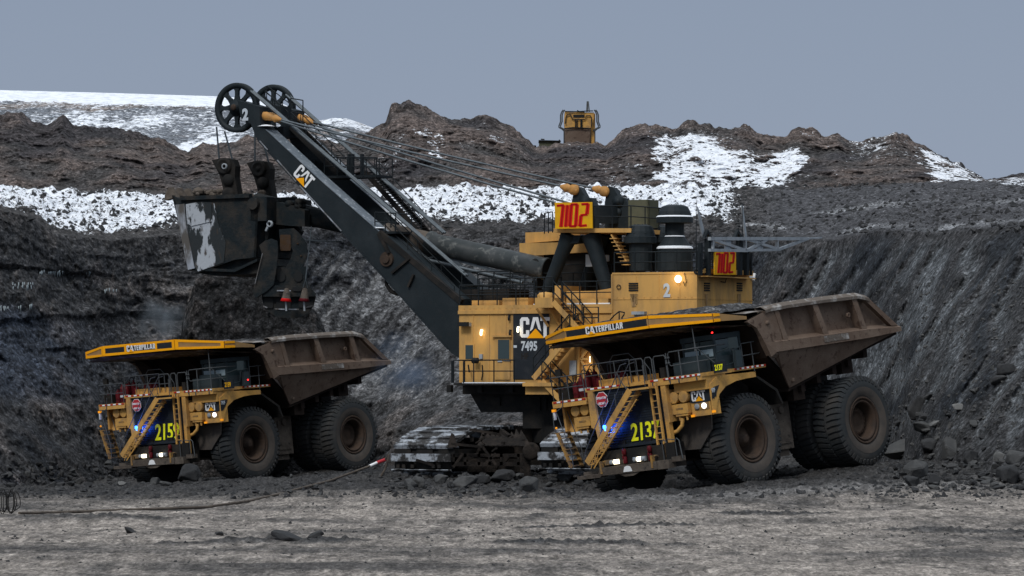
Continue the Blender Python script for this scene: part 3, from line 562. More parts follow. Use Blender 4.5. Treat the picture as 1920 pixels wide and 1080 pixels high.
    for s in (-1, 1):
        for x, l in ((-3.9, .5), (-7.6, .4)): fl.box((x-.4, s*3.6-.2, 3.6+(-2.75-x)*.2-l), (x+.4, s*3.6+.2, 3.9+(-2.75-x)*.2))
    fl.build('body_floor', ms['body_shade'], db)
    fw = MB(); prof = [(3.95,7.30),(1.4,7.14),(.70,7.10),(.36,7.01),(0,6.88),(-.23,6.72),(-.48,6.35),(-.68,5.95),(-1.0,5.4),(-1.5,5.0),(-2.1,4.6),(-2.75,3.92)]
    wid = [2.4 if not left_truck else 2.48,4.75,4.75,4.75,4.72,4.7,4.66,4.62,4.6,4.55,4.4,4.18]
    A = [(x, w, z) for (x, z), w in zip(prof, wid)]; B_ = [(x, -w, z) for (x, z), w in zip(prof, wid)]
    A.insert(1, (2.7,4.75,7.22)); B_.insert(1, (2.7,-4.75,7.22))
    fw.loft(A, B_); fw.loft([(x-.03, y, z+.14) for x, y, z in A], [(x-.03, y, z+.14) for x, y, z in B_])
    for y in (-3.2,-1.6,0,1.6,3.2): fw.prism([(2.4,y-.08,7.22),(.7,y-.08,7.08),(-.2,y-.08,6.68),(-1.05,y-.08,5.25),(-2.5,y-.08,4.0),(-2.25,y-.08,3.98),(-.75,y-.08,5.3),(.1,y-.08,6.45),(.9,y-.08,6.9)], (0,.16,0))
    fw.build('front_wall', ms['body_shade'], db)
    for s in (1, -1):          # top rails, worn by spilled rock
        tr = MB()
        pts = [(-.9,7.50),(-1.25,7.55),(-2.5,7.60),(-5,7.62),(-7.7,7.60),(-8.45,7.42)]
        for (xa, za), (xb, zb) in zip(pts[:-1], pts[1:]):
            A = [(xa,s*4.95,za-.18),(xa,s*4.95,za-.05),(xa,s*4.70,za+.12),(xa,s*4.35,za+.10),(xa,s*4.5,za-.2)]
            Bq = [(xb,s*4.95,zb-.18),(xb,s*4.95,zb-.05),(xb,s*4.70,zb+.12),(xb,s*4.35,zb+.10),(xb,s*4.5,zb-.2)]
            tr.add(A+Bq, [(i, (i+1) % 5, 5+(i+1) % 5, 5+i) for i in range(5)])
        tr.add([(-8.45,s*4.95,7.24),(-8.45,s*4.95,7.37),(-8.45,s*4.7,7.54),(-8.45,s*4.35,7.52),(-8.45,s*4.5,7.22)], [(0,1,2,3,4)])
        tr.build('top_rail', ms['worn'], db); tr = MB(); tr.box((-6.5, min(s*4.96,s*5.0), 5.70), (-4.7, max(s*4.96,s*5.0), 5.98)); tr.build('worn_patch', ms['worn'], db)
    # ---------- canopy over the cab
    cn = MB()
    CF = (2.7,4.87,2.50,-2.95,3.40,-4.87,1.95) if left_truck else (2.66,4.87,2.42,-2.42,2.5,-4.87,2.25)
    outl = [(-.9,4.87),(.4,4.87),(CF[0],4.87),(4.0,CF[2]),(4.0,CF[3]),(CF[4],-4.87),(-.9,-4.87)]
    ztop = {0:7.46,1:7.42,2:7.58,3:7.88,4:7.88,5:7.62,6:7.46}
    cn.add([(x,y,ztop[i]-.01) for i,(x,y) in enumerate(outl)]+[(2.2,1.5,7.86),(2.2,-1.5,7.86)], [(3,4,8,7),(2,3,7),(4,5,8),(1,2,7),(0,1,7),(0,7,8,6),(5,6,8)])
    cn.add([(x,y,ztop[i]-.5) for i,(x,y) in enumerate(outl)], [(0,1,2,3,4,5,6)])
    cnp = cn.build('canopy', ms['worn'], T)
    fa = MB(); or_ = MB(); bk = MB(); tn = MB()
    def band(mb, p, q, zp0, zp1, zq0, zq1, off):
        d = Vector((q[0]-p[0], q[1]-p[1], 0)).normalized(); n = Vector((-d.y, d.x, 0))      # outward
        if n.dot(Vector((p[0]+q[0]-2, p[1]+q[1], 0))) < 0: n = -n
        mb.prism([Vector((p[0],p[1],zp0)), Vector((q[0],q[1],zq0)), Vector((q[0],q[1],zq1)), Vector((p[0],p[1],zp1))], n*off)
    segs = [((CF[4],-4.87),(4.0,CF[3]),7.34,7.68,7.37,7.90),((4.0,CF[3]),(4.0,CF[2]),7.37,7.90,7.37,7.90),((4.0,CF[2]),(CF[0],4.87),7.37,7.90,7.24,7.60),((CF[0],4.87),(CF[6],4.87),7.24,7.60,7.24,7.57)]
    lerp = lambda a, b_, t: a+(b_-a)*t
    for i, (p, q, a0, a1, b0, b1) in enumerate(segs):
        band(tn, p, q, a0, a1, b0, b1, .05)
        th = .13
        band(or_, p, q, a0-.01, a0+th, b0-.01, b0+th*.8, .075); band(or_, p, q, a1-th, a1+.01, b1-th*.8, b1+.01, .075)
        if i == 1:
            if left_truck:
                for ya, yb in ((-2.95,-2.75),(-1.28,-1.12),(1.06,1.2),(2.32,2.50)): band(or_, (4.0,ya), (4.0,yb), 7.4, 7.87, 7.4, 7.87, .08)
                band(bk, (4.0,-1.12),(4.0,1.06),7.49,7.80,7.49,7.80,.07)
                for ya, yb in ((-2.75,-1.28),(1.2,2.32)): band(bk, (4.0,ya),(4.0,yb),7.47,7.80,7.47,7.80,.07)
            else: band(bk, (4.0,-2.32),(4.0,2.32),7.49,7.79,7.49,7.79,.07)
        if i in (0, 2) and left_truck:
            for t0_, t1_ in ((0,.06),(.94,1)) if i == 0 else ((0,.07),(.93,1)):
                band(or_, (lerp(p[0],q[0],t0_),lerp(p[1],q[1],t0_)), (lerp(p[0],q[0],t1_),lerp(p[1],q[1],t1_)), lerp(a0,b0,t0_), lerp(a1,b1,t0_), lerp(a0,b0,t1_), lerp(a1,b1,t1_), .08)
    band(tn, (CF[6],4.87),(.4,4.87),7.24,7.57,7.16,7.30,.04); band(tn, (CF[4],-4.87),(.4,-4.87),7.30,7.64,7.16,7.30,.04)
    tn.build('canopy_fascia', ms['tan'], cnp); or_.build('canopy_stripe', ms['orange'], cnp); bk.build('black_band', ms['panelb'], cnp)
    lt = MB(); Mx = plane_M((4.09,-1.22 if not left_truck else -.98,7.52), (0,1,0), (0,0,1)); lw = letters(lt, 'C', Mx, .30, .03, 1.0)
    lt = MB(); word = 'CATERPILLAR'; hs = [.33, .33]+[.27]*9; tot = 2.15; gap = .035; y00 = -1.16 if not left_truck else -1.08
    ws = [max(a for pl in GL[ch] for a, _ in pl)*h for ch, h in zip(word, hs)]; kx = (tot-gap*10)/sum(ws); x = 0
    for ch, h, w_ in zip(word, hs, ws):
        letters(lt, ch, plane_M((4.085, y00+x, 7.49 if h > .3 else 7.52), (0,1,0), (0,0,1)), h, 0, kx); x += w_*kx+gap
    lt.build('lettering', ms['white'], cnp)
    tg = MB(); yy = y00+.17; Mq = plane_M((4.09, yy, 7.46), (0,1,0), (0,0,1)); flat(tg, [(-.03,0),(.15,.14),(.33,0)], Mq, .02); tg.build('triangle_mark', ms['orange'], cnp)
    # ---------- front structure: decks, posts, grille
    dk = MB()
    dk.box((1.2,-2.4,4.98),(3.25,4.3,5.14)); dk.box((-1.22,2.3,4.99),(1.2,4.3,5.13)); dk.box((-.4,-4.42,4.60),(3.25,-2.4,4.76))
    dk.box((2.98,1.35,4.84),(3.27,4.28,4.98)); dk.box((2.98,-4.4,4.46),(3.27,-2.42,4.6)); dk.box((1.6,2.42,4.42),(2.95,4.26,4.98))
    dk.box((2.9,-2.38,4.98),(3.22,-.1,5.0)); dk.box((2.3,-1.85,5.14),(2.9,.10,5.42)); dk.box((2.4,.35,5.14),(3.1,1.2,5.38)); dk.box((3.28,.45,4.78),(3.85,1.75,4.86))
    dk.build('deck', ms['yellow'], T)
    po = MB()
    po.prism([(3.0,1.90,5.0),(3.0,2.18,5.0),(3.0,2.18,3.2),(3.0,2.10,3.2),(3.0,2.10,1.75),(3.0,1.90,1.75),(3.0,1.90,3.4)], (.24,0,0))
    po.box((2.6,2.10,3.22),(3.10,2.16,4.6)); po.build('front_post', ms['yellow'], T); po = MB()
    po.prism([(3.0,-2.30,5.0),(3.0,-2.0,5.0),(3.0,-1.84,2.3),(3.0,-2.0,2.3),(3.0,-2.12,3.3),(3.0,-2.36,3.4)], (.24,0,0)); po.build('front_post', ms['yellow'], T)
    gr_ = MB(); gr_.box((2.9,-1.98,2.48),(3.12,1.98,5.0))
    for k in range(22): z = 2.6+k*.108; gr_.box((3.12,-1.9,z),(3.15,1.9,z+.035))
    gr_.box((2.9,-1.9,2.38),(3.24,1.9,2.5)); gr_.box((2.85,-1.8,1.5),(3.0,1.8,2.4)); grl = gr_.build('radiator_grille', ms['grille'], T)
    text(T, 'fleet_number', num, 1.06 if not left_truck else 1.2, plane_M((3.17,-.22 if not left_truck else -.40,2.61), (0,1,0), (0,0,1)), ms['yel'], .022, .80, .01, grl, .12, .95)
    st = MB(); r_ = .335; oc = [(r_*math.cos(R(22.5+45*k)), r_*math.sin(R(22.5+45*k))) for k in range(8)]; Mq = plane_M((3.30,-1.45,4.57), (0,1,0), (0,0,1))
    st.cur = 1; flat(st, [(a*1.07, b_*1.07) for a, b_ in oc], Mq, .02); st.cur = 0; flat(st, oc, Mq, .03); sg = st.build('stop_sign', [ms['stop'], ms['white']], T)
    text(T, 'lettering', 'OPERATOR', .14, plane_M((3.338,-1.75,4.60), (0,1,0), (0,0,1)), ms['white'], .004, .78, .004, sg)
    text(T, 'lettering', 'ABOARD', .14, plane_M((3.338,-1.67,4.36), (0,1,0), (0,0,1)), ms['white'], .004, .78, .004, sg)
    rs = MB(); rs.cur = 0
    def strip(p, q, n, h=.07, nrm=(1,0,0)):
        p, q = Vector(p), Vector(q); nv = Vector(nrm)
        for k in range(n):
            a_, b__ = p.lerp(q, k/n), p.lerp(q, (k+1)/n); rs.cur = k % 2; rs.prism([a_, b__, b__+Vector((0,0,h)), a_+Vector((0,0,h))], nv*.012)
        rs.build('reflective_strip', [ms['redb'], ms['white']], T); rs.__init__()
    strip((3.26,-2.3,5.06),(3.26,-.35,5.06),9); strip((3.26,-4.35,4.67),(3.26,-2.45,4.67),9); strip((3.28,1.4,5.05),(3.28,1.85,5.05),2); strip((3.28,2.15,5.05),(3.28,4.25,5.05),14); strip((1.0,4.31,5.05),(-1.2,4.31,5.05),13,.07,(0,1,0))
    # ---------- air filters and fenders, both sides
    for s in (1, -1):
        dz = 0 if s > 0 else 0.0
        af = MB(); fo = 0 if s > 0 else .46; ya, yb = sorted((s*(2.10+fo), s*(3.10+fo))); af.box((2.4,ya,3.98),(2.72,s*0+yb,4.58)); 
        for y in ((2.50, 3.05) if s > 0 else (2.98, 3.53)):
            af.lathe([(.25,0),(.25,.30),(.262,.31),(.262,.36),(.24,.40)], (2.62, s*(y-.16), 4.22), (1,0,0), 28); af.lathe([(.24,.40),(.0,.42)], (2.62, s*(y-.16), 4.22), (1,0,0), 28, False)
        af.box((2.5,min(s*(2.14+fo),s*(3.06+fo)),3.50),(2.98,max(s*(2.14+fo),s*(3.06+fo)),3.93)); af.box((2.6,min(s*(2.3+fo),s*(3.0+fo)),3.40),(2.95,max(s*(2.3+fo),s*(3.0+fo)),3.5))
        for y in (2.45+fo,2.85+fo): af.cyl((2.85,s*y,3.4),(2.85,s*y,3.2),.06,.05,8)
        afo = af.build('air_filter', ms['yellow'], T)
        text(T, 'plate_text', 'XXXXXX', .1, plane_M((3.03,s*2.74-.2,3.68), (0,1,0), (0,0,1)), ms['ymud'], .006, .9, .004, afo) if False else None
        mk = MB(); mk.box((2.98,s*(2.58+fo)-.2,3.68),(2.99,s*(2.58+fo)+.2,3.76)); mk.build('nameplate', ms['ymud'], afo)
        fd = MB()
        y0, y1 = s*3.10, s*4.24
        fd.box((2.2,min(y0,y1),3.30),(2.78,max(y0,y1),4.47)) if s > 0 else None
        side = [(2.78,3.30),(2.66,3.30),(2.40,3.85),(2.22,4.12),(1.72,4.42),(.95,4.58),(.3,4.62),(-.44,4.63),(-.44,4.86),(1.10,4.90),(2.2,4.93),(2.78,4.60)]
        fd.prism([(x, s*4.18, z) for x, z in side], (0, s*.12, 0))
        arch = side[1:8]
        fd.loft([(x, s*4.3, z) for x, z in arch], [(x, s*2.4, z) for x, z in arch])
        fk = MB(); fk.prism([(-.44,s*4.28,4.62),(-.60,s*4.28,4.66),(-1.83,s*4.28,3.95),(-2.1,s*4.28,3.3),(-2.0,s*4.28,3.3),(-1.7,s*4.28,3.88)], (0,-s*1.0,0))
        fdo = fd.build('front_fender', ms['yellow'], T); fk.build('fender_rear', ms['dark'], fdo)
        if s > 0:
            lp = MB(); Mq = plane_M((2.785,3.09,3.90), (0,1,0), (0,0,1)); flat(lp, [(0,.02),(.1,-.02),(.55,-.06),(1.12,.0),(1.14,.56),(0,.54)], Mq, .012)
            Ms = plane_M((2.78,4.302,3.90), (-1,0,.0), (0,0,1)); flat(lp, [(0,0),(.18,.02),(.34,.20),(.50,.42),(.58,.58),(.35,.60),(0,.56)] if left_truck else [(0,.02),(.08,.10),(.14,.04),(.22,.16),(.30,.12),(.38,.34),(.50,.48),(.60,.62),(.42,.60),(.2,.56),(.14,.35),(.05,.4)], Ms, .012)
            lpo = lp.build('logo_panel', ms['panelb'], fdo)
            cat_logo('lettering', plane_M((2.80,3.20,3.96), (0,1,0), (0,0,1)), .44, lpo, sx=1.08)
            text(T, 'lettering', '797F' if left_truck else '97F', .26, plane_M((2.74,4.318,4.24), (-1,0,0), (0,0,1)), ms['wgrey'], .008, .62, .004, lpo)
        if s < 0: mg = MB(); mg.prism([(1.85,-1.6,3.4),(1.85,-3.35,3.3),(1.85,-3.30,2.65),(1.85,-2.55,1.86),(1.85,-1.7,1.9)], (.08,0,0)); mg.build('mud_guard', M['dark'], T); continue
        hl = MB(); hl.box((2.785,min(s*3.28,s*4.1),3.56),(2.80,max(s*3.28,s*4.1),3.86)); hl.build('lamp_panel', ms['ymud'], fdo)
        for y, lit in ((3.45,0),(3.85,1)):
            q = MB(); q.lathe([(.12,0),(.13,.05),(.10,.07),(0,.075)], (2.795,s*y,3.72), (1,0,0), 14); q.build('headlight', ms['lampw'] if lit else ms['steel'], fdo)
        am = MB()
        for x, y, z in ((2.79,s*3.2,4.52),(2.79,s*3.16,3.34),(2.72,s*4.3,3.42)): am.box((x,y-.08,z-.05),(x+.08,y+.08,z+.05))
        am.build('marker_lamp', ms['amber'], fdo)
        mg = MB(); mg.prism([(2.06,s*1.6,3.4),(2.06,s*3.6,3.3),(2.06,s*3.52,2.65),(2.06,s*2.75,1.86),(2.06,s*1.7,1.9)], (.08,0,0)); mg.build('mud_guard', ms['mudm'] if False else ms['dark'] if False else M['tyrein'], T)
        ho = MB(); ho.tube([(2.8,s*2.55,3.3),(2.85,s*2.5,3.0),(2.9,s*2.25,2.78),(2.9,s*1.9,2.70)], .09, 10); ho.build('hose', ms['yellow'], T)
    # ---------- diagonal stair across the front
    A, B_ = Vector((3.66,.72,4.80)), Vector((3.66,-2.30,1.88)); dv = (B_-A).normalized(); nu = dv.cross(Vector((1,0,0))); nu = nu if nu.z > 0 else -nu
    stx = MB(); stx.prism([A+Vector((.22,0,0))+nu*.16, A+Vector((.22,0,0))-nu*.12, B_+Vector((.22,0,0))-nu*.12, B_+Vector((.22,0,0))+nu*.16], (.05,0,0))
    stx.prism([A+Vector((-.32,0,0))+nu*.04, A+Vector((-.32,0,0))-nu*.2, B_+Vector((-.32,0,0))-nu*.2, B_+Vector((-.32,0,0))+nu*.04], (.05,0,0))
    n = 13
    for k in range(n+1):
        c = A.lerp(B_, (k+.3)/(n+.8)); stx.box((3.36,c.y-.02,c.z-.20),(3.92,c.y+.24,c.z-.16)); 
    for k in range(7, 13):
        c = A.lerp(B_, k/(n+.8)); c2 = A.lerp(B_, (k+1)/(n+.8)); stx.beam(c+Vector((.24,0,-.15)), c2+Vector((.24,0,-.42)), .03,.03); stx.beam(c+Vector((.24,0,-.42)), c2+Vector((.24,0,-.15)), .03,.03)
    stx.beam(A+Vector((.24,.3,-.42)), B_+Vector((.24,.35,-.25)), .05,.05)
    so_ = stx.build('stair', ms['yellow'], T)
    hr = MB(); 
    for dx in (.24,-.32):
        hr.tube([A+Vector((dx,0,1.2)), A+Vector((dx,-.35,1.15)), B_+Vector((dx,.05,.62)), B_+Vector((dx,-.12,.3)), B_+Vector((dx,-.15,0))], .022)
        hr.tube([A+Vector((dx,-.5,.25)), A+Vector((dx,-.5,.75))], .02)
        for t in (.3,.6): c = A.lerp(B_, t); hr.tube([c+Vector((dx,0,0)), c+Vector((dx,0,.9-.25*t))], .018)
    hr.tube([A+Vector((.24,-.2,.1)), A+Vector((.24,-.55,.6)), A+Vector((.24,-.6,.9))], .02); hr.build('handrail', ms['rail'], so_)
    # vertical ladder
    ld = MB()
    for y in (1.50, 1.86): ld.box((3.40,y-.04,1.72),(3.50,y+.04,4.98))
    for k in range(11): z = 1.95+k*.28; ld.box((3.42,1.50,z),(3.47,1.86,z+.035))
    ldo = ld.build('ladder', ms['yellow'], T)
    # side stair on the right, seen at the picture's left
    A2, B2 = Vector((3.15,-4.25,3.35)), Vector((3.25,-3.62,1.75)); s2 = MB()
    for dx in (-.5, .22): s2.beam(A2+Vector((dx,0,0)), B2+Vector((dx,0,0)), .05, .2, (1,0,0))
    for k in range(7): c = A2.lerp(B2, k/6.3); s2.box((c.x-.48,c.y-.16,c.z-.02),(c.x+.22,c.y+.16,c.z+.02))
    s2o = s2.build('side_stair', ms['ymud'], T)
    h2 = MB()
    for dx in (-.5,.22): h2.tube([A2+Vector((dx,-.02,0)), A2+Vector((dx,-.16,.2)), A2+Vector((dx,-.12,.95)), A2+Vector((dx,.1,.9)), B2+Vector((dx,.1,.75)), B2+Vector((dx,.1,0))], .022)
    h2.tube([A2+Vector((.22,.1,.95)),(3.3,-3.8,4.5),(3.3,-3.7,5.1)], .02); h2.build('handrail', ms['rail'], s2o)
    # ---------- bumper, platforms, lamps
    bp = MB(); bp.box((3.55,-1.55,1.27),(4.05,1.75,1.62)); bp.box((3.5,-2.95,1.20),(3.95,-1.55,1.36)); bp.box((3.5,1.75,1.25),(3.98,2.40,1.62)); bp.box((3.35,2.40,1.5),(3.75,2.85,1.72))
    bp.prism([(3.9,-.55,1.27),(3.9,.75,1.27),(3.9,.35,1.12),(3.9,-.15,1.12)], (.1,0,0)); bp.box((3.05,-1.9,1.55),(3.6,1.9,1.64))
    bp.box((3.4,-2.95,1.36),(3.5,-1.7,1.5)); bpo = bp.build('bumper', ms['mudm'], T)
    for y in (-1.42, 1.52): tl = MB(); tl.tube([(3.75+.26*math.cos(t), y, 1.66+.2*math.sin(t)) for t in [k*math.pi/5 for k in range(10)]], .05, 8, True); tl.box((3.9,y-.05,1.35),(4.08,y+.05,1.9)); tl.build('tow_loop', ms['ymud'], bpo)
    mk = MB(); Mq = plane_M((4.055,.10,1.44), (0,1,0), (0,0,1)); flat(mk, [(-.26,-.12),(.26,-.12),(.16,.10),(.0,.14),(-.16,.10)], Mq, .02); mk.build('marker_plate', ms['white'], bpo)
    for y, k in ((-.72,0),(-.95,1),(.62,0),(.40,1),(.85,1)):
        q = MB(); q.box((3.72,y-.12,1.70),(3.84,y+.12,1.90)); q.lathe([(.095,0),(.10,.05),(.07,.07),(0,.07)], (3.84,y,1.80), (1,0,0), 14); q.build('bumper_lamp', ms['lamp'] if k == 0 else ms['steel'], bpo)
    q = MB(); q.box((3.70,-1.35,1.70),(3.86,-1.02,1.92)); q.build('licence_box', ms['ymud'], bpo)
    for y in (-.28, 1.18):
        q = MB(); q.lathe([(.0,0),(.09,0),(.10,.05),(.10,.28),(.06,.33),(.06,.36),(.105,.37),(.105,.60),(.06,.66),(0,.66)], (3.7,y,1.66), (0,0,1), 14); q.box((3.68,y-.04,1.9),(3.82,y+.04,2.02)); q.build('extinguisher', ms['red'], T)
    q = MB(); q.box((3.62,2.1,1.62),(3.72,2.6,2.35)); q.build('service_panel', ms['dark'], T)
    q = MB(); 
    for y in (1.98, 2.72): q.tube([(3.62,y-.1,1.6),(3.62,y-.1,2.4),(3.62,y,2.5),(3.62,y+.12,2.4),(3.62,y+.2,1.6)], .025)
    q.tube([(3.62,2.2,2.5),(3.62,2.6,2.45)], .02); q.build('handrail', ms['rail'], T)
    # ---------- rails of the decks
    rl = MB()
    rl.rail([(3.2,-4.35,4.76),(3.2,-2.5,4.76)], 1.05, .95); rl.rail([(3.2,-4.35,4.76),(.2,-4.38,4.76)], 1.05)
    rl.rail([(3.2,-2.35,5.14),(3.2,.30,5.14)], 1.02, .9); rl.rail([(1.6,-2.35,5.14),(1.6,-.3,5.14)], .95)
    for ya, yb in ((.34,1.12),(1.22,1.62),(1.72,2.42)): rl.tube([(3.25,ya,5.14),(3.25,ya,6.02),(3.25,ya+.08,6.12),(3.25,yb-.08,6.12),(3.25,yb,6.02),(3.25,yb,5.14)], .03)
    for y in (.74,): rl.tube([(3.25,y,5.14),(3.25,y,6.12)], .022); rl.tube([(3.25,.34,5.6),(3.25,1.12,5.6)], .022)
    rl.tube([(3.5,1.28,4.9),(3.5,1.28,5.8),(3.45,1.36,5.95),(3.3,1.5,5.6),(3.3,1.5,5.14)], .022)
    rl.tube([(2.4,-1.5,5.14),(2.4,-1.48,6.2),(2.4,-1.27,6.42),(2.4,-.35,6.42),(2.4,-.07,6.16),(2.4,-.05,5.14)], .028)
    rl.tube([(3.25,2.58,5.7),(3.25,2.58,6.15),(3.25,2.66,6.22),(3.25,4.2,6.24),(2.4,4.3,6.24),(1.4,4.3,6.24)], .028)
    rl.tube([(3.25,2.58,5.7),(3.25,2.68,5.62),(3.25,4.2,5.66),(2.2,4.3,5.68)], .024)
    for p in ((3.25,2.46),(3.25,3.2),(3.25,4.2)): rl.tube([(p[0],p[1],4.95),(p[0],p[1],6.2)], .03)
    for z in (5.75, 5.98):
        for y in (2.46, 2.6): rl.lathe([(0,-.04),(.05,-.04),(.05,.04),(0,.04)], (3.27,y,z), (1,0,0), 8)
    rl.tube([(.35,4.33,5.13),(.35,4.33,6.15),(-.8,4.33,6.18),(-.95,4.33,6.08),(-.95,4.33,5.72),(-.8,4.33,5.64),(.35,4.33,5.62)], .026); rl.tube([(-.35,4.33,4.9),(-.35,4.33,6.17)], .026)
    rl.tube([(.7,4.33,5.2),(1.0,4.33,5.95),(1.1,4.33,6.05),(.5,4.33,6.05),(.45,4.33,5.3),(.7,4.33,5.2)], .026)
    for k in range(9): rl.box((3.22,-.0+k*.5,4.86),(3.30,.06+k*.5,5.0)) if k in (0,3,5,6,8) else None
    rl.build('deck_railing', ms['rail'], T)
    # ---------- red bottles with hose loops on the right deck
    for k, (x, y, zb, h) in enumerate(((2.75,-3.35,4.76,.75),(2.75,-3.0,4.76,1.0),(2.75,-2.66,4.76,1.0),(2.3,-2.9,4.9,1.0),(2.3,-2.55,5.0,.95),(2.5,-2.15,5.14,.45),(2.1,-1.8,5.14,.6),(2.1,-1.45,5.14,.6),(2.1,-1.1,5.14,.58),(2.75,-4.1,4.76,.55))):
        q = MB(); q.lathe([(0,0),(.145,0),(.15,.04),(.15,h*.72),(.11,h*.86),(.05,h*.9),(.05,h),(0,h)], (x,y,zb), (0,0,1), 16)
        q.cur = 1; q.lathe([(.153,h*.30),(.153,h*.42)], (x,y,zb), (0,0,1), 16) if k in (1,2) else None
        b0 = q.build('extinguisher_bottle', [ms['red'], ms['wgrey']], T)
        q = MB(); q.tube([(x,y,zb+h)]+[(x-.05, y+.17-.17*math.cos(t), zb+h+.22*math.sin(t)) for t in [i*math.pi/7 for i in range(1, 8)]], .022); q.build('hose', ms['black'], b0)
    q = MB(); q.box((2.0,-4.3,4.76),(2.9,-3.7,5.25)); q.box((1.5,-3.9,4.76),(2.0,-3.2,5.5)); q.tube([(2.9,-4.2,4.8),(3.0,-4.1,5.6),(3.0,-3.9,5.7),(2.9,-3.7,5.0)], .03); q.tube([(2.6,-4.35,5.0),(2.7,-4.3,5.9)], .03); q.box((2.6,-4.45,5.8),(2.75,-4.15,6.15)); q.build('pump_set', ms['dark'], T)
    # ---------- cab
    cb = MB(); cb.box((.15,2.36,5.13),(1.95,4.16,5.30)); cb.box((.15,2.36,6.50),(2.05,4.2,6.72))
    for x in (.2,1.9):
        for y in (2.4,3.3,4.12): cb.box((x-.06,y-.05,5.3),(x+.06,y+.05,6.5))
    cb.box((1.9,2.4,5.3),(1.98,4.12,5.42)); cb.box((.15,4.06,5.3),(1.9,4.14,5.75)); cb.box((.15,2.4,5.3),(.24,4.12,6.5)); cbo = cb.build('cab', ms['cab'], T)
    q = MB(); q.box((1.93,2.46,5.78),(1.955,3.26,6.10)); q.box((1.93,3.34,5.78),(1.955,4.04,6.10)); q.build('windscreen', ms['glass_sky'], cbo)
    q = MB(); q.box((1.9,2.46,5.42),(1.93,4.04,6.46)); q.box((.3,4.07,5.75),(1.8,4.10,6.46)); q.build('window', ms['glass'], cbo)
    q = MB(); q.box((2.15,2.5,5.14),(2.9,3.9,5.72)); q.box((2.2,2.45,5.14),(2.3,4.0,5.9)); q.build('cab_guard', ms['cab'], cbo)
    q = MB(); q.box((1.9,5.0,6.0),(2.0,5.45,6.48)); q.tube([(2.0,4.25,5.9),(1.95,5.2,6.1),(1.95,5.2,6.2)], .03); q.tube([(2.0,4.25,5.2),(1.95,5.1,5.4),(1.95,5.2,6.0)], .025); q.build('mirror', ms['cab'], T)
    q = MB(); q.box((.6,4.34,5.14),(1.0,4.50,5.9)); q.build('door_guard', ms['cab'], T)
    q = MB(); q.box((2.3,4.32,5.05),(2.42,4.98,5.52)); npl = q.build('number_board', ms['panelb'], T)
    text(T, 'fleet_number', num, .34, plane_M((2.425,4.40,5.16), (0,1,0), (0,0,1)), ms['yel'] if not left_truck else ms['signy'], .010, .66, .006, npl)
    q = MB(); q.tube([(3.0,3.95,6.1),(3.0,3.95,6.5),(3.02,3.93,7.6)], [.06,.03,.012], 6); q.beam((3.0,3.95,6.3),(2.5,4.5,5.5),.03,.03); q.build('antenna', ms['rail'], T)
    q = MB(); q.cyl((1.0,1.4,5.14),(1.0,1.4,6.3),.28); q.cyl((.8,-.6,5.14),(.8,-.6,6.1),.35); q.box((-.6,-2.3,5.1),(1.1,2.2,5.5)); q.box((3.0,1.9,5.14),(3.12,2.15,5.6)); q.build('engine_stack', ms['dark'], T)
    q = MB(); q.lathe([(0,0),(.07,0),(.07,.09),(.04,.13),(0,.13)], (3.95,-.98,3.32), (0,0,1), 12); q.beam((3.9,-.98,3.2),(3.95,-.98,3.32),.05,.05); q.build('blue_beacon', ms['beacon'], T)
    q = MB(); q.lathe([(0,0),(.035,0),(.035,.05),(0,.05)], (1.2,3.55,6.80) if not left_truck else (1.1,4.9,5.45), (1,0,0), 8); q.build('tail_lamp', ms['redl'], T)
    q = MB(); q.box((3.1,-4.50,3.95),(3.2,-4.42,4.28)); q.build('marker_strip', ms['white'], T)
    q = MB(); q.box((3.1,-4.55,4.30),(3.22,-4.38,4.42)); q.lathe([(.05,0),(.05,.05),(0,.06)], (3.2,-4.42,3.58), (1,0,0), 8); q.build('marker_lamp', ms['amber'], T)
    # lit beacon: the photograph shows its blue glow on the grille
    bl = bpy.data.lights.new('beacon_light', 'POINT'); bl.energy = 80; bl.color = (.02,.13,1); bl.shadow_soft_size = .08
    bo = bpy.data.objects.new('beacon_light', bl); col.objects.link(bo); bo.parent = T; bo.location = (3.38,-1.10,3.30)
    return T
trR = make_truck(TR, '2137', 'yellow haul truck numbered 2137 with unbroken black canopy band, beside the shovel', False, (.3, 1.1, 2.0))
trL = make_truck(TL, '2159', 'yellow haul truck numbered 2159 with vent-like canopy panels, waiting under the raised dipper', True, (.9, .2, .7))

# ================================================================ ELECTRIC ROPE SHOVEL
OFF = Vector((6, 3.4, -SHG))
SHV = empty('rope_shovel', SH.M @ Matrix.Translation(-OFF), 'huge yellow and black electric mining shovel with raised dipper, signs reading 7102', 'mining shovel')
def sb(mb, name, m, parent=None):
    o = mb.build(name, m, parent or SHV)
    if parent is None: o.location = OFF
    return o
def q(px, py, y): return SH.pt(px, py, 1, y)
def qx(px, py, x): return SH.pt(px, py, 0, x)
def W(px, py, D): return SH.M.inverted() @ at(px, py, D)
def stext(name, body, size, Mx, m, bold, sx, parent): return text(None, name, body, size, Mx, m, bold, sx, .01, parent)
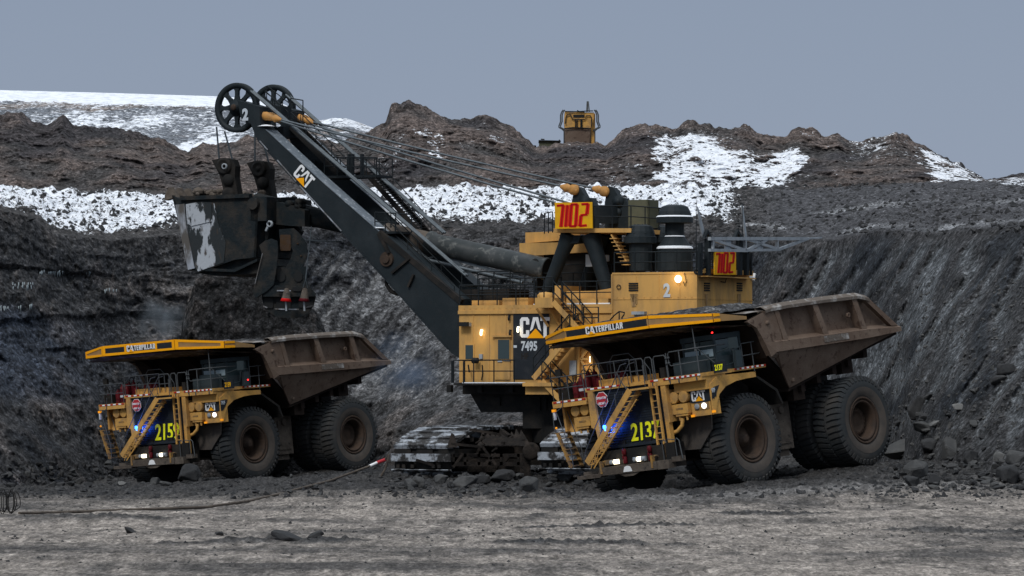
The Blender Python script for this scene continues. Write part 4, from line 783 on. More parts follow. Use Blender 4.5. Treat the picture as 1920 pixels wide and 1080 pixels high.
# ---- machinery house
XR = -12.8; YR = -6.2
h = MB()
h.box((XR+4.45,YR,0.02),(0,0,3.35)); h.box((XR,YR,.02),(XR+4.45,.0,5.22)); h.box((XR+4.45,YR,3.35),(.02,.03,3.42))
h.box((XR+4.46,-1.2,3.35),(.05,.10,3.52)); h.box((XR+4.46,YR,3.50),(.04,.05,3.77)); h.box((-.02,YR,.02),(.04,-.02,3.35))
for x in (-.75, -1.62, -2.55): h.box((x-.02,0,.05),(x+.02,.025,3.3))
for px in (1113, 1088): a = q(px, 640, .0).x; h.box((a-.06,0,.1),(a+.06,.22,3.0))
a, b = q(1113,640,.12), q(1090,672,.12); h.beam(a, b, .1, .1); a, b = q(1090,676,.12), q(1113,712,.12); h.beam(a, b, .1, .1); a, b = q(1088,673,.12), q(1113,673,.12); h.beam(a, b, .1, .1)
h.box((XR-.02,YR-.02,3.98),(XR+4.46,.022,4.02)); h.box((XR-.03,YR,5.18),(XR+4.48,.03,5.27))
h.box((XR+4.44,.0,.02),(XR+4.52,.06,5.2)); h.box((-8.0,-1.5,3.77),(-6.0,-.2,4.05)); h.box((-1.9,-1.4,3.77),(-.4,-.5,4.02)); h.box((-3.6,-1.2,3.77),(-2.2,-.3,4.12)); h.box((-5.2,-2.8,3.77),(-4.9,-.6,4.7))
for x in (-9.6, -10.8, -11.9): h.box((x-.015,0,4.03),(x+.015,.018,5.16))
for x in (-5.4, -6.3, -7.2): h.box((x-.02,0,.05),(x+.02,.02,3.3))
for k in range(24): h.box((-.3-k*.33,.10,3.62),(-.26-k*.33,.112,3.66)) if k < 14 else None
for k in range(12): h.box((XR+.25+k*.36,.022,4.06),(XR+.29+k*.36,.034,4.10))
house = sb(h, 'machinery_house', M['yshov'])
for px, py0, py1, w0 in ((1188,551,575,.20),(1186,551,566,.10),(1193,551,570,.08)):
    a, b = q(px,py0,.027), q(px,py1,.027); gm = MB(); gm.prism([Vector((a.x-w0,.026,a.z)),Vector((a.x+w0,.026,a.z)),Vector((b.x+w0*.5,.026,b.z)),Vector((b.x-w0*.6,.026,b.z))], (0,.004,0)); sb(gm, 'grime_streak', M['grime'], house)
for px, py0, py1, w0 in ((1325,551,572,.17),(1386,551,578,.20)):
    a, b = qx(px,py0,XR-.027), qx(px,py1,XR-.027); gm = MB(); gm.prism([Vector((XR-.027,a.y-w0,a.z)),Vector((XR-.027,a.y+w0,a.z)),Vector((XR-.027,b.y+w0*.5,b.z)),Vector((XR-.027,b.y-w0*.5,b.z))], (-.004,0,0)); sb(gm, 'grime_streak', M['grime'], house)

rf = MB(); rf.box((XR+4.5,-5.8,3.78),(-6.2,-1.6,4.0)); rf.box((-5.6,-1.0,3.78),(-3.9,-.3,3.83)); rf.box((-8.1,-.9,3.78),(-5.4,-.15,3.84)); sb(rf, 'roof_snow', M['snowp'], house)
pn = MB(); xa, xb = q(963,588,0).x, q(1030,588,0).x; pn.box((xb,.03,.18),(xa,.045,3.34)); pno = sb(pn, 'logo_panel', M['panelb'], house)
cat_logo('lettering', plane_M(q(975,633,.05), (-1,0,0), (0,0,1)), .98, pno, sx=1.0)
stext('lettering', '7495', .62, plane_M(q(977,657,.05), (-1,0,0), (0,0,1)), M['wgrey'], .022, .72, pno)
stext('lettering', 'HF', .42, plane_M(q(977,673,.05), (-1,0,0), (0,0,1)), M['dark'], .01, .8, pno)
t = MB(); a = q(963,652,.05); t.box((a.x-.18,.05,a.z),(a.x,.06,a.z+.12)); sb(t, 'small_plate', M['wgrey'], pno)
def win(name, x0, y0, x1, y1, yy=0.04, m='glass', par=house, fr=.07):
    a, b = q(x0, y1, yy), q(x1, y0, yy); f = MB()
    f.box((b.x-fr,0,a.z-fr),(a.x+fr,yy,b.z+fr)); o = sb(f, name, M['yshov'], par)
    g = MB(); g.box((b.x,yy,a.z),(a.x,yy+.02,b.z)); g2 = sb(g, 'pane', M[m], o); return o
win('window', 873, 647, 887, 673)
dr = MB(); a, b = q(928,712,0), q(957,632,0); dr.box((b.x,0,a.z),(a.x,.05,b.z)); dr.box((b.x-.1,0,b.z),(a.x+.1,.16,b.z+.08)); dro = sb(dr, 'door', M['yshov'], house)
g = MB(); a, b = q(934,673,.05), q(955,637,.05); g.box((b.x,.05,a.z),(a.x,.07,b.z)); sb(g, 'pane', M['glass'], dro)
g = MB(); a = q(940,677,.07); g.box((a.x-.5,.05,a.z),(a.x-.1,.09,a.z+.07)); g.box((a.x-.05,.05,a.z-.05),(a.x+.2,.09,a.z+.05)); sb(g, 'handle', M['steel'], dro)
for px, py, lit in ((902,622,1),(971,616,1),(956,622,0),(954,594,0),(1107,672,1)):
    a = q(px, py, .12); l = MB(); l.lathe([(0,.05),(.045,.05),(.06,-.05),(.055,-.16),(0,-.20)], (a.x,a.y,a.z), (0,0,1), 12); l.box((a.x-.04,.0,a.z+.02),(a.x+.04,.12,a.z+.1)); lo_ = sb(l, 'wall_lamp', M['lamp'] if lit else M['black'], house)
    if lit:
        pl = bpy.data.lights.new('lamp_light', 'POINT'); pl.energy = 2.0; pl.color = (1,.75,.4); pl.shadow_soft_size = .1; po_ = bpy.data.objects.new('lamp_light', pl); col.objects.link(po_); po_.parent = lo_; po_.location = (a.x+.02, .32, a.z-.3)
a = q(1271,523,.18); l = MB(); l.lathe([(.0,.0),(.12,.0),(.18,.10),(.16,.14),(0,.15)], (a.x,.05,a.z), (0,1,0), 16); lo_ = sb(l, 'flood_lamp', M['lamp'], house)
pl = bpy.data.lights.new('lamp_light', 'POINT'); pl.energy = 12; pl.color = (1,.8,.5); pl.shadow_soft_size = .15; po_ = bpy.data.objects.new('lamp_light', pl); col.objects.link(po_); po_.parent = lo_; po_.location = (a.x, .6, a.z+.05)
bx = MB()
for x0, y0, x1, y1, dy in ((865,605,884,612,.25),(900,664,906,673,.1),(1073,676,1085,703,.3),(938,680,948,688,.03),(1189,584,1213,590,.3),(1192,590,1210,600,.12)):
    a, b = q(x0, y1, 0), q(x1, y0, 0); bx.box((b.x,0,a.z),(a.x,dy,b.z))
sb(bx, 'junction_box', M['steel'], house)
bx = MB(); a, b = q(865,612,0), q(884,604,0); bx.box((b.x,.25,a.z),(a.x,.4,b.z)); bx.cyl((q(886,676,.3)), (q(896,676,.3)), .14, n=10); bx.tube([q(904,684,.05),q(905,700,.05),q(903,712,.05)], .03); bx.tube([q(878,684,.3),q(880,698,.3)], .04); sb(bx, 'camera_box', M['black'], house)
for px, w in ((1188, .50),(1325, None),(1386, None)):
    lv = MB()
    for k in range(4):
        py = 531.5+k*4.3
        if w: a = q(px, py, 0); lv.box((a.x-w/2,.0,a.z-.035),(a.x+w/2,.04,a.z+.035))
        else: a = qx(px, py, XR); lv.box((XR-.04,a.y-.30,a.z-.035),(XR,a.y+.30,a.z+.035))
    sb(lv, 'louvre', M['black'], house)
stext('house_number', '2', .86, plane_M(q(1244,556,.03), (-1,0,0), (0,0,1)), M['wgrey'], .035, .82, house)
tb = MB(); tb.tube([q(1307+5*math.cos(t),509+4*math.sin(t),.02) for t in [k*math.pi/4 for k in range(8)]], .05, 6, True); tb.tube([q(1160+4*math.cos(t),538+4*math.sin(t),.05) for t in [k*math.pi/4 for k in range(8)]], .02, 6, True)
tb.tube([q(1283,512,.05),q(1287,528,.05),q(1284,536,.05),q(1281,528,.05)], .02); tb.tube([qx(1352,528,XR-.05),qx(1360,530,XR-.05),qx(1362,522,XR-.05)], .02); sb(tb, 'cable_loop', M['black'], house)
# ---- lower deck, its rail and the revolving frame
d = MB(); d.box((-12.8,-6.6,-.14),(.15,.0,0)); x0 = q(850,718,1.15).x; d.box((-4.3,0,-.10),(x0,1.15,-.01)); d.box((.15,-6.4,-.1),(x0,0,-.01)); 
for x in (.2,-1.5,-3.2): d.box((x-.12,.5,-.45),(x+.12,.75,-.1))
deck = sb(d, 'lower_deck', M['dark'])
d = MB(); d.box((-4.2,1.05,-.01),(x0-.5,1.16,.035)); sb(d, 'snow_strip', M['snowp'], deck)
d = MB(); d.box((-5.6,.1,-.55),(-4.3,1.3,-.05)); d.box((-6.0,0,-.16),(-4.3,1.6,.02)); sb(d, 'stair_landing', M['yshov'], deck)
r_ = MB(); r_.rail([(-3.6,1.12,0),(x0,1.12,0),(x0,0,0),(x0,-3,0)], 1.1, 1.15, .032)
for px in (848, 870): r_.tube([q(px,718,1.12),q(px,677,1.12)], .06)
sb(r_, 'railing', M['raild'], deck)
f = MB(); f.box((-12.6,-6.4,-.55),(-.1,-.1,-.14)); f.prism([(-.3,-.5,-.5),(-.9,-.5,-1.42),(-3.2,-.5,-1.42),(-3.2,-.5,-2.2),(-9.5,-.5,-2.2),(-9.5,-.5,-1.4),(-12,-.5,-1.2),(-12.4,-.5,-.5)], (0,-5.6,0)); f.box((-2.0,-.52,-1.1),(-1.5,-.4,-.7)); f.box((-6.4,-.5,-1.6),(-5.2,-.38,-.6)); f.cyl((-6,-3.4,-2.9),(-6,-3.4,-2.1),3.4,n=40)
for k in range(4): f.box((-4.2-k*.35,-.5,-1.3),(-4.1-k*.35,-.40,-.7))
sb(f, 'revolving_frame', M['dark'])
# ---- crawlers and car body
def track(px, D, phi, zb):
    ax_ = Vector((math.sin(R(phi)), math.cos(R(phi)), 0)); lt = Vector((math.cos(R(phi)), -math.sin(R(phi)), 0)); c0 = at(px, 800, D); c0.z = zb
    I = SH.M.inverted(); m = MB(); H = 1.02; L = 9.2
    segs_ = [((0,.57),(0,.96)), ((.02,.14),(.05,.20)), ((.22,1.27),(.85,1.56)), ((.9,1.60),(1.75,1.86)), ((1.8,1.88),(2.7,2.02)), ((2.76,2.04),(3.7,2.14))]+[((3.76+k*.96,2.14),(4.66+k*.96,2.14)) for k in range(5)]+[((8.7,2.05),(9.2,1.5)), ((9.25,1.4),(9.2,.6)), ((1.0,.0),(4.0,.0)), ((4.1,.0),(8.4,.0))]
    for k, (sa_, sb_) in enumerate(segs_):
        p = Vector(sa_); r2 = Vector(sb_); t = (r2-p).normalized(); nn = Vector((-t.y, t.x)); cc = (p+r2)/2; hl = (r2-p).length*.5; jit = random.Random(k).uniform(-.02,.02)
        if (cc-Vector((L/2,H))).dot(nn) < 0: nn = -nn
        def V(s, u_, w): z = cc+t*s+nn*u_; return I @ (c0+ax_*z.x+Vector((0,0,z.y))+lt*w)
        wd = 1.6
        for s0, s1, u0, u1, w0, w1 in ((-hl*.97,hl*.97,-.10,.05+jit,-wd,wd-abs(jit)*6),(-hl*.9,-hl*.5,.05,.10,-wd*.96,wd*.94)):
            m.add([V(s, u_, w) for s in (s0, s1) for u_ in (u0, u1) for w in (w0, w1)], [(0,1,3,2),(4,6,7,5),(0,4,5,1),(2,3,7,6),(0,2,6,4),(1,5,7,3)])
    o = sb(m, 'crawler_track', M['track'])
    g = MB(); 
    for wv_ in (-1.15, 0, 1.15):
        def V2(a_, z, w): return I @ (c0+ax_*a_+Vector((0,0,z))+lt*w)
        g.add([V2(a_, z, w) for a_ in (.3, L-.6) for z in (.25, 1.15) for w in (wv_-.42, wv_+.42)], [(0,1,3,2),(4,6,7,5),(0,4,5,1),(2,3,7,6),(0,2,6,4),(1,5,7,3)])
    for a_ in [1.0+k*1.02 for k in range(8)]:
        p0, p1 = I @ (c0+ax_*a_+Vector((0,0,.45))-lt*1.2), I @ (c0+ax_*a_+Vector((0,0,.45))+lt*1.2); g.cyl(p0, p1, .36, n=14)
    for w_ in (-1.3,-1.0,-.55,.55,.85): cI = [I @ (c0+ax_*(-.02)+Vector((0,0,.36))+lt*(w_+d_)) for d_ in (0,.16)]; g.beam(cI[0], cI[1], .14, .16)
    for a_ in (1.0, L-1.1): p0, p1 = I @ (c0+ax_*a_+Vector((0,0,1.02))-lt*1.0), I @ (c0+ax_*a_+Vector((0,0,1.02))+lt*1.0); g.cyl(p0, p1, .60, n=18)
    sb(g, 'track_frame', M['dark'], o); return o
track(791, 207, 24, .62); track(1068, 203.5, 24, .75)
cb = MB()
def Wb(x0, y0, x1, y1, D, dep): 
    a = [W(x, y, D) for x, y in ((x0,y0),(x1,y0),(x1,y1),(x0,y1))]; v = W(x0, y0, D+dep)-a[0]; v = SH.inv @ Vector((0,dep,0)); cb.prism(a, v)
Wb(905,800,1140,872,213,5); Wb(868,822,905,872,212,4); Wb(846,866,975,874,206.5,.5); Wb(850,851,975,857,206.5,.4)
for x in (850,872,898,918,940,972): Wb(x-2.5,851,x+2.5,872,206.5,.35)
Wb(845,860,990,885,208,3); Wb(975,851,995,893,206,1.2)
cb.lathe([(0,0),(.42,0),(.42,.3),(.3,.34),(0,.36)], W(996,846,206), SH.inv @ Vector((0,-1,0)), 18)
cb.add([W(838,840,206.5),W(846,812,206.8),W(852,815,206.8),W(858,838,206.5),W(840,842,207.5),W(848,812,207.6)], [(0,1,2,3),(0,1,5,4),(1,2,5),(2,3,4,5)])
for x0, y0, x1, y1 in ((845,832,905,838),(905,838,930,872),(780,862,812,872),(850,876,868,850),(930,850,905,874),(880,805,940,815)): cb.beam(W(x0,y0,206), W(x1,y1,206), .1, .12)
rs_ = random.Random(5)
for k in range(26): x, y = rs_.uniform(850,985), rs_.uniform(812,872); p = W(x,y,208+rs_.uniform(-1,1)); s_ = rs_.uniform(.06,.22); cb.beam(p, p+Vector((rs_.uniform(-.8,.8),rs_.uniform(-.3,.3),rs_.uniform(-.3,.3))), s_, s_)
sb(cb, 'car_body', M['cbody'])
hp = MB()
for k in range(9):
    a = rs_.uniform(0,6); hp.add([W(905+k*9, 812-abs(k-3)*1.5+rs_.uniform(-3,3), 209), W(895+k*9, 835, 207.5), W(925+k*9, 838, 207.5), W(912+k*9,820,212)], [(0,1,2),(0,2,3),(0,3,1)])
sb(hp, 'mud_on_car_body', M['cbody'])
# ---- gantry (A-frame) with its platform
ga = MB()
def leg(x0, y0, x1, y1, y, r, xx=None): ga.tube([q(x0,y0,y), q(x0+(x1-x0)*.75,y0+(y1-y0)*.75,y), q(x1,y1,y)], [r*.8, r, r*1.25], 14)
leg(1026,545,1068,440,-1.6,.36); leg(1097,536,1128,440,-3.6,.36); leg(1139,546,1108,440,-1.6,.40); leg(1168,540,1150,440,-4.6,.34)
for yy, dx in ((-1.7,0),(-4.6,62)):
    ga.prism([q(x,y,yy+.35) for x,y in ((1052+dx-4,441),(1090+dx,441),(1084+dx,455),(1063+dx,458))], (0,-.8,0))
    ga.prism([q(x,y,yy+.2) for x,y in ((1072+dx,378),(1078+dx,349),(1088+dx,352),(1098+dx,370),(1110+dx,371),(1116+dx,388),(1116+dx,428),(1072+dx,428))], (0,-.45,0))
    ga.lathe([(0,0),(.30,0),(.30,.08),(.16,.1),(.16,.16),(0,.16)], q(1097+dx,378,yy+.2), (0,1,0), 16); ga.lathe([(0,0),(.2,0),(.2,.1),(0,.1)], q(1097+dx,398,yy+.2), (0,1,0), 12)
ga.beam(q(1100,402,-1.8), q(1155,402,-4.6), .5, .9); gan = sb(ga, 'gantry', M['boom'])
gp = MB(); gp.prism([q(x,y,-.9) for x,y in ((1038,428),(1183,428),(1183,436),(1038,436))], (0,-4.8,0)); gp.beam(q(1150,440,-1.2), q(1178,490,-1.2), .5, .06); 
for k in range(8): a = q(1157+k*3.2, 448+k*7, -1.0); gp.box((a.x-.02,a.y-.5,a.z),(a.x+.35,a.y+.1,a.z+.04))
gpo = sb(gp, 'gantry_platform', M['yshov'], gan)
gr2_ = MB(); gr2_.rail([q(1113,428,-.95), q(1183,428,-.95)], 1.08, 1.0, .032); a, b = q(1183,428,-.95), q(1183,428,-.95)+Vector((0,-4.6,0)); gr2_.rail([a, b], 1.08, 1.4, .028); gr2_.rail([q(1038,428,-1)+Vector((0,-4.6,0)), q(1183,428,-1)+Vector((0,-4.6,0))], 1.08, 1.2, .028); sb(gr2_, 'railing', M['raild'], gan); gr2_ = MB(); gr2_.rail([q(1036,436,-1.0), q(985,436,-1.0)+Vector((0,-2,0))], 1.0, 1.0, .028)
sb(gr2_, 'railing', M['raild'], gan)
wb = MB(); a = q(1178,427,-3.0); wb.box((a.x-1.05,-3.2,a.z),(a.x+.05,-3.1,a.z+1.35)); wb.box((a.x-1.05,-4.2,a.z),(a.x-.95,-3.1,a.z+1.35)); sb(wb, 'wind_board', M['wood'], gan)
# ---- signs
def sign(name, M0, w, hgt, mname, parent):
    s = MB(); flat(s, [(0,0),(w,0),(w,hgt),(0,hgt)], M0, .06); so__ = sb(s, name, M['signy'], parent)
    strokes = {'7':[((.05,.86),(.24,1)),], }
    L_ = MB(); T_ = MB(); t_ = .05
    def bar(x0, y0, x1, y1, k=t_):
        d = Vector((x1-x0, y1-y0)).normalized(); n_ = Vector((-d.y, d.x*1.0))*k
        for mb, e, z in ((L_, 1.0, .065), (T_, .30, .075)):
            mb.prism([M0 @ Vector(((x*w), (y*hgt), z)) for x, y in ((x0-n_.x*e, y0-n_.y*e*.9),(x1-n_.x*e, y1-n_.y*e*.9),(x1+n_.x*e, y1+n_.y*e*.9),(x0+n_.x*e, y0+n_.y*e*.9))], M0.to_3x3() @ Vector((0,0,.01)))
    k = .05
    bar(.06,.88,.25,.90,k); bar(.235,.90,.16,.07,k)                                      # 7
    bar(.345,.90,.285,.07,k)                                                             # 1
    bar(.44,.92,.62,.92,k); bar(.605,.92,.555,.09,k); bar(.455,.92,.395,.09,k); bar(.38,.09,.57,.09,k)   # 0
    bar(.72,.92,.91,.93,k); bar(.895,.93,.86,.54,k); bar(.875,.53,.69,.50,k); bar(.705,.50,.665,.08,k); bar(.65,.09,.85,.12,k)  # 2
    lo__ = sb(L_, 'sign_digits', M['signr'], so__)
    sb(T_, 'sign_digits_core', M['signr2'] if mname else M['signr2'], so__); return so__
a, b, c = q(1042,429,-.7), q(1112,428,-.7), q(1041,380,-.7)
sign('number_sign', plane_M(a, b-a, c-a), (b-a).length, (c-a).length, 0, gan)
# ---- upper works behind the gantry: cab roof boxes, hoist housing
up = MB()
for x0, y0, x1, y1, yy, dp in ((985,436,1062,456,-4.2,1.5),(974,456,1112,478,-3.6,2.6)):
    A_ = [q(x0,y1+(3 if x0 == 974 else 0),yy), q(x1,y1-6,yy), q(x1,y0-3,yy), q(x0,y0,yy)]; up.prism(A_, (0,-dp,0))
upo = sb(up, 'cab_roof', M['yshov'])
um = MB(); um.prism([q(x,y,-4.0) for x,y in ((1000,545),(1180,545),(1180,452),(1040,468),(1020,478))], (0,-1.8,0)); um.box((XR+5,-5.9,3.7),(-3.6,-3.9,5.0)); sb(um, 'hoist_housing', M['dark'], upo)
ub = MB(); 
for x0,y0,x1,y1 in ((1098,477,1110,500),(1128,478,1139,490)): a, b = q(x0,y1,-2.6), q(x1,y0,-2.6); ub.box((b.x,-2.8,a.z),(a.x,-2.6,b.z))
sb(ub, 'control_cabinet', M['wgrey'], upo)
yb = MB(); a = q(1018,548,-.6); yb.lathe([(.0,0),(.42,0),(.42,.5),(.3,.62),(.0,.66)], (a.x,-.9,3.75), (0,0,1), 14); a, b = q(1062,560,-1.0), q(1150,545,-1.0); yb.box((b.x,-1.4,3.78),(a.x,-1.0,b.z)); yb.prism([q(1100,548,-1.2),q(1148,540,-1.2),q(1150,553,-1.2),q(1070,556,-1.2)], (0,-2,0)); sb(yb, 'roof_equipment', M['yshov'], house)
# ---- roof rails and stairs
rr = MB()
rr.rail([q(862,573,.0), q(1003,571,.0)], .98, 1.15, .032); z0 = 3.77
rr.rail([(-.05,-1.9,z0),(-4.6,-1.9,z0)], 1.35, .8, .03); rr.rail([(0,-3.0,z0+.2),(-6,-3.0,z0+.2)], 1.4, .7, .028); rr.rail([(.0,0,z0),(.0,-3.5,z0)], .98, 1.2, .03); rr.rail([(1.2,-2.4,z0+.2),(-1.5,-2.4,z0+.2)], 1.5, .9, .03)
rr.rail([q(1003,558,.9), q(1037,557,.9)], .95, .5, .034); rr.rail([(-8.35,-.1,z0),(-5.6,-.1,z0)], 1.1, 1.1, .03); rr.rail([(-8.3,-2.8,z0+.3),(-4.0,-2.8,z0+.3)], 1.7, 1.3, .03)
rr.rail([(-8.4,-.05,5.25),(XR,-.05,5.25)], .98, 1.1, .034); rr.rail([(XR+.05,-.05,5.25),(XR+.05,YR,5.25)], .98, .9, .03); rr.rail([(-8.4,-.05,5.25),(-8.4,-4,5.25)], .98, 1.2, .03)
for px, py in ((1057,576),(1094,576)):
    a = q(px-4 if px < 1080 else px, py, .9); b = q(px+28 if px > 1080 else px+22, py, .9)
    c, d_ = a-Vector((0,0,1.25)), b-Vector((0,0,1.25)); rr.tube([c, a, b, d_], .04); rr.tube([a.lerp(c,.4), b.lerp(d_,.4)], .03)
rr.tube([q(1144,600,.4),q(1151,592,.4),q(1161,584,.4),q(1171,586,.4),q(1170,590,.4),q(1166,596,.4),q(1167,602,.4)], .035); rr.tube([q(1161,584,.4),q(1161,602,.4)], .03)
sb(rr, 'railing', M['raild'], house)
def flight(x0, y0, x1, y1, yy, n, w=.9, hr=1.0, par=None, mm='yshov', hand=True, rr_=.032):
    a, b = q(x0, y0, yy), q(x1, y1, yy); s = MB()
    for o_y in (0, -w): s.beam(a+Vector((0,o_y,0)), b+Vector((0,o_y,0)), .05, .26, (0,0,1))
    for k in range(n): c = a.lerp(b, (k+.5)/n); s.box((c.x-.13,c.y-w,c.z+.02),(c.x+.13,c.y,c.z+.06))
    so__ = sb(s, 'stair', M[mm], par)
    if hand:
        r__ = MB(); u_ = Vector((0,0,hr))
        for o_y in (0, -w):
            o2 = Vector((0,o_y,0)); r__.tube([a+o2+u_, b+o2+u_], rr_); r__.tube([a+o2+u_*.5, b+o2+u_*.5], rr_*.8)
            for t in (0,.33,.67,1): c = a.lerp(b, t)+o2; r__.tube([c, c+u_], rr_*.9)
        sb(r__, 'handrail', M['raild'], so__)
    return so__
flight(1000,710,1068,628,1.3,11); flight(1037,566,1094,628,1.2,9); flight(1016,714,1064,764,1.5,7)
pl_ = MB(); a, b = q(1003,577,.95), q(1037,558,.95); pl_.box((b.x,-.02,a.z),(a.x,.95,b.z)); sb(pl_, 'stair_platform', M['yshov'], house); pl_ = MB(); a, b = q(1088,640,1.2), q(1150,632,1.2); pl_.box((b.x,.0,a.z),(a.x,1.2,b.z)); sb(pl_, 'stair_platform', M['yshov'], house); pl_ = MB(); pl_.beam(q(1006,578,.5), q(1028,612,.05), .07, .1); pl_.beam(q(1030,578,.5), q(1050,612,.05), .07, .1); sb(pl_, 'platform_brace', M['yshov'], house)
# ---- ventilators, rear platform, jib, whip poles
def ventil(px, ycap0, ycap1, ybase, y, rc, rn, cone=None, n=8):
    c = q(px, ybase, y); top = q(px, ycap0, y).z; rim = q(px, ycap1, y).z; v = MB(); hh = top-rim
    pr = [(0,hh),(rc*.45,hh*.99),(rc*.72,hh*.90),(rc*.86,hh*.62),(rc*.93,hh*.36),(rc,hh*.33),(rc,0),(rc*.9,-.02),(rn,-.02)]
    v.lathe([(r, z+rim-c.z) for r, z in pr]+[(rn, .0)] if not cone else [(r, z+rim-c.z) for r, z in pr]+[(rn, cone[0]-c.z),(cone[2], cone[1]-c.z),(cone[2]*1.02, 0)], c, (0,0,1), n*2 if cone else 16, False)
    for k in range(8): 
        t = math.pi*2*k/8; v.beam(c+Vector((math.cos(t)*rc*.35, math.sin(t)*rc*.35, rim+hh-c.z)), c+Vector((math.cos(t)*rc*.90, math.sin(t)*rc*.90, rim+hh*.5-c.z)), .05, .06)
    o = sb(v, 'ventilator', M['boom'], house)
    if cone:
        s = MB(); s.lathe([(rc*.93,rim+hh*.40-c.z),(rc*1.0,rim+hh*.35-c.z),(rc*1.01,rim+hh*.32-c.z)], c, (0,0,1), 16); sb(s, 'snow_ring', M['snowp'], o); s = MB(); s.lathe([(cone[2]*.86,cone[1]+.14-c.z),(cone[2]*1.02,cone[1]+.02-c.z),(cone[2]*1.03,cone[1]-.04-c.z)], c, (0,0,1), 16); s.lathe([(rn*1.02, cone[0]+.03-c.z),(rn*1.1,cone[0]-.02-c.z)], c, (0,0,1), 12); sb(s, 'snow_ring', M['snowp'], o)
ventil(1201,421,456,508,-1.6,.78,.56); ventil(1236,423,455,508,-4.6,.72,.5)
ventil(1265,384,418,508,-2.2,.88,.46,(q(1265,443,-2.2).z, q(1265,465,-2.2).z, .86))
rp = MB(); a, b = qx(1309,517,XR), qx(1400,517,XR); rp.box((XR-.5,b.y,a.z-.05),(XR,a.y,a.z)); rp.box((XR-.35,b.y,5.2),(XR,a.y,5.42)); rp.box((XR+4.2,.0,.4),(XR+4.42,.3,5.0)) if False else None
rpo = sb(rp, 'rear_platform', M['yshov'], house)
ps = MB()
for px, yt, r in ((1313,455,.09),(1327,447,.12),(1386,447,.12),(1398,470,.13),(1408,474,.06),(1311,474,.05)): ps.beam(qx(px,516,XR-.4), qx(px,yt,XR-.4), r*2, r*2, (0,1,0))
for px in (1328,1385): ps.prism([qx(px-7,446,XR-.4), qx(px,430,XR-.4), qx(px+8,446,XR-.4), qx(px+4,446,XR-.4), qx(px,437,XR-.4), qx(px-4,446,XR-.4)], (.15,0,0))
for y in (487,500): ps.tube([qx(1311,y,XR-.3), qx(1408,y,XR-.3)], .03)
for x0,y0,x1,y1 in ((1313,512,1327,490),(1390,510,1400,492),(1310,505,1325,480)): ps.tube([qx(x0,y0,XR-.3), qx(x1,y1,XR-.3)], .03)
for px, yt, r in ((1305.5,374,.035),(1392,384,.035)): ps.tube([qx(px,515,XR-.2), qx(px,yt,XR-.2)], [r,.012], 6)
sb(ps, 'platform_posts', M['raild'], rpo)
fp = MB(); fp.prism([qx(x,y,XR-.2) for x,y in ((1308,388),(1309,388),(1320,428),(1323,446),(1318,446),(1312,418))], (.05,0,0)); sb(fp, 'whip_sleeve', M['steel'], rpo); fp = MB(); fp.prism([qx(x,y,XR-.2) for x,y in ((1391,384),(1393,384),(1401,444),(1397,444))], (.05,0,0)); sb(fp, 'whip_sleeve', M['steel'], rpo)
jb = MB(); J = lambda x, y: qx(x, y, XR-.55)
for p, w in (((1330,447.5),(1512,447.5)),.16),(((1512,447.5),(1540,445.5)),.08),(((1330,469),(1400,470)),.14),(((1400,469.5),(1459,468)),.12),(((1459,468),(1515,447)),.13),(((1336,448),(1336,469)),.13),(((1397,448),(1397,470)),.14),(((1457,450),(1457,468)),.13),(((1338,450),(1396,469)),.13),(((1400,449),(1457,467)),.13),(((1400,470),(1438,449)),.13):
    jb.beam(J(*p[0]), J(*p[1]), w, w, (1,0,0))
jb.prism([J(1361,450),J(1371,450),J(1371,469),J(1361,469)], (.08,0,0)); jb.prism([J(1420,450),J(1431,450),J(1431,468),J(1420,468)], (.08,0,0)); sb(jb, 'jib', M['steel'], rpo)
a, b, c = qx(1338,515,XR-.55), qx(1378,515,XR-.55), qx(1338,471,XR-.55); sign('number_sign', plane_M(a, b-a, c-a), (b-a).length, (c-a).length, 1, rpo)
wl = MB(); a = qx(1412,520,XR-.1); wl.beam(qx(1404,519,XR), a, .08,.08); wl.beam(a+Vector((0,0,-.15)), qx(1415,513,XR-.1), .12, .1); sb(wl, 'flood_lamp', M['white'], house)
# ---- boom: two box beams
bm_ = MB(); bt = MB()
lowL = [(478,236),(486,265),(611,402),(722,522),(841,655),(862,700)]; topL = [(500,244),(506,252),(600,339),(711,434)]
YN, YF = -1.1, -4.4
for yy, near in ((YN, True), (YF, False)):
    wv_ = -1.1
    # side outline measured on the near beam, the far one is its twin
    P_ = [q(x, y, YN) for x, y in ((452,222),(470,232),(482,262),(611,402),(722,522),(800,608),(846,662),(862,672),(862,560),(800,506),(730,444),(711,436),(600,339),(506,252),(487,232),(487,200),(445,188))]
    P_ = [Vector((p.x, yy, p.z)) for p in P_]
    bm_.prism(P_, (0, wv_, 0))
    T_ = [q(x, y, YN) for x, y in ((498,243),(600,337.5),(711,434.5),(716,446),(735,450))]; T_ = [Vector((p.x, yy+.012, p.z)) for p in T_[:3]]
    for p, r2 in zip(T_[:-1], T_[1:]): bt.add([p+Vector((0,0,.02)), r2+Vector((0,0,.02)), r2+Vector((0,wv_-.02,.02)), p+Vector((0,wv_-.02,.02)), p, r2, r2+Vector((0,wv_-.02,0)), p+Vector((0,wv_-.02,0))], [(0,1,2,3),(4,5,6,7),(0,1,5,4),(2,3,7,6),(1,2,6,5),(3,0,4,7)])
    # lower flange and edge line
    for (x0,y0),(x1,y1) in (((486,265),(611,402)),((611,402),(722,522)),((722,522),(841,655))):
        a, b = q(x0,y0,YN), q(x1,y1,YN); bm_.beam(Vector((a.x,yy+wv_/2,a.z)), Vector((b.x,yy+wv_/2,b.z)), 1.24, .06)
for x0,y0 in ((520,305),(600,372),(690,460),(760,540),(820,600)):
    a = q(x0,y0,YN); bm_.beam(Vector((a.x,YN-1.1,a.z)), Vector((a.x,YF,a.z)), .5, .5)
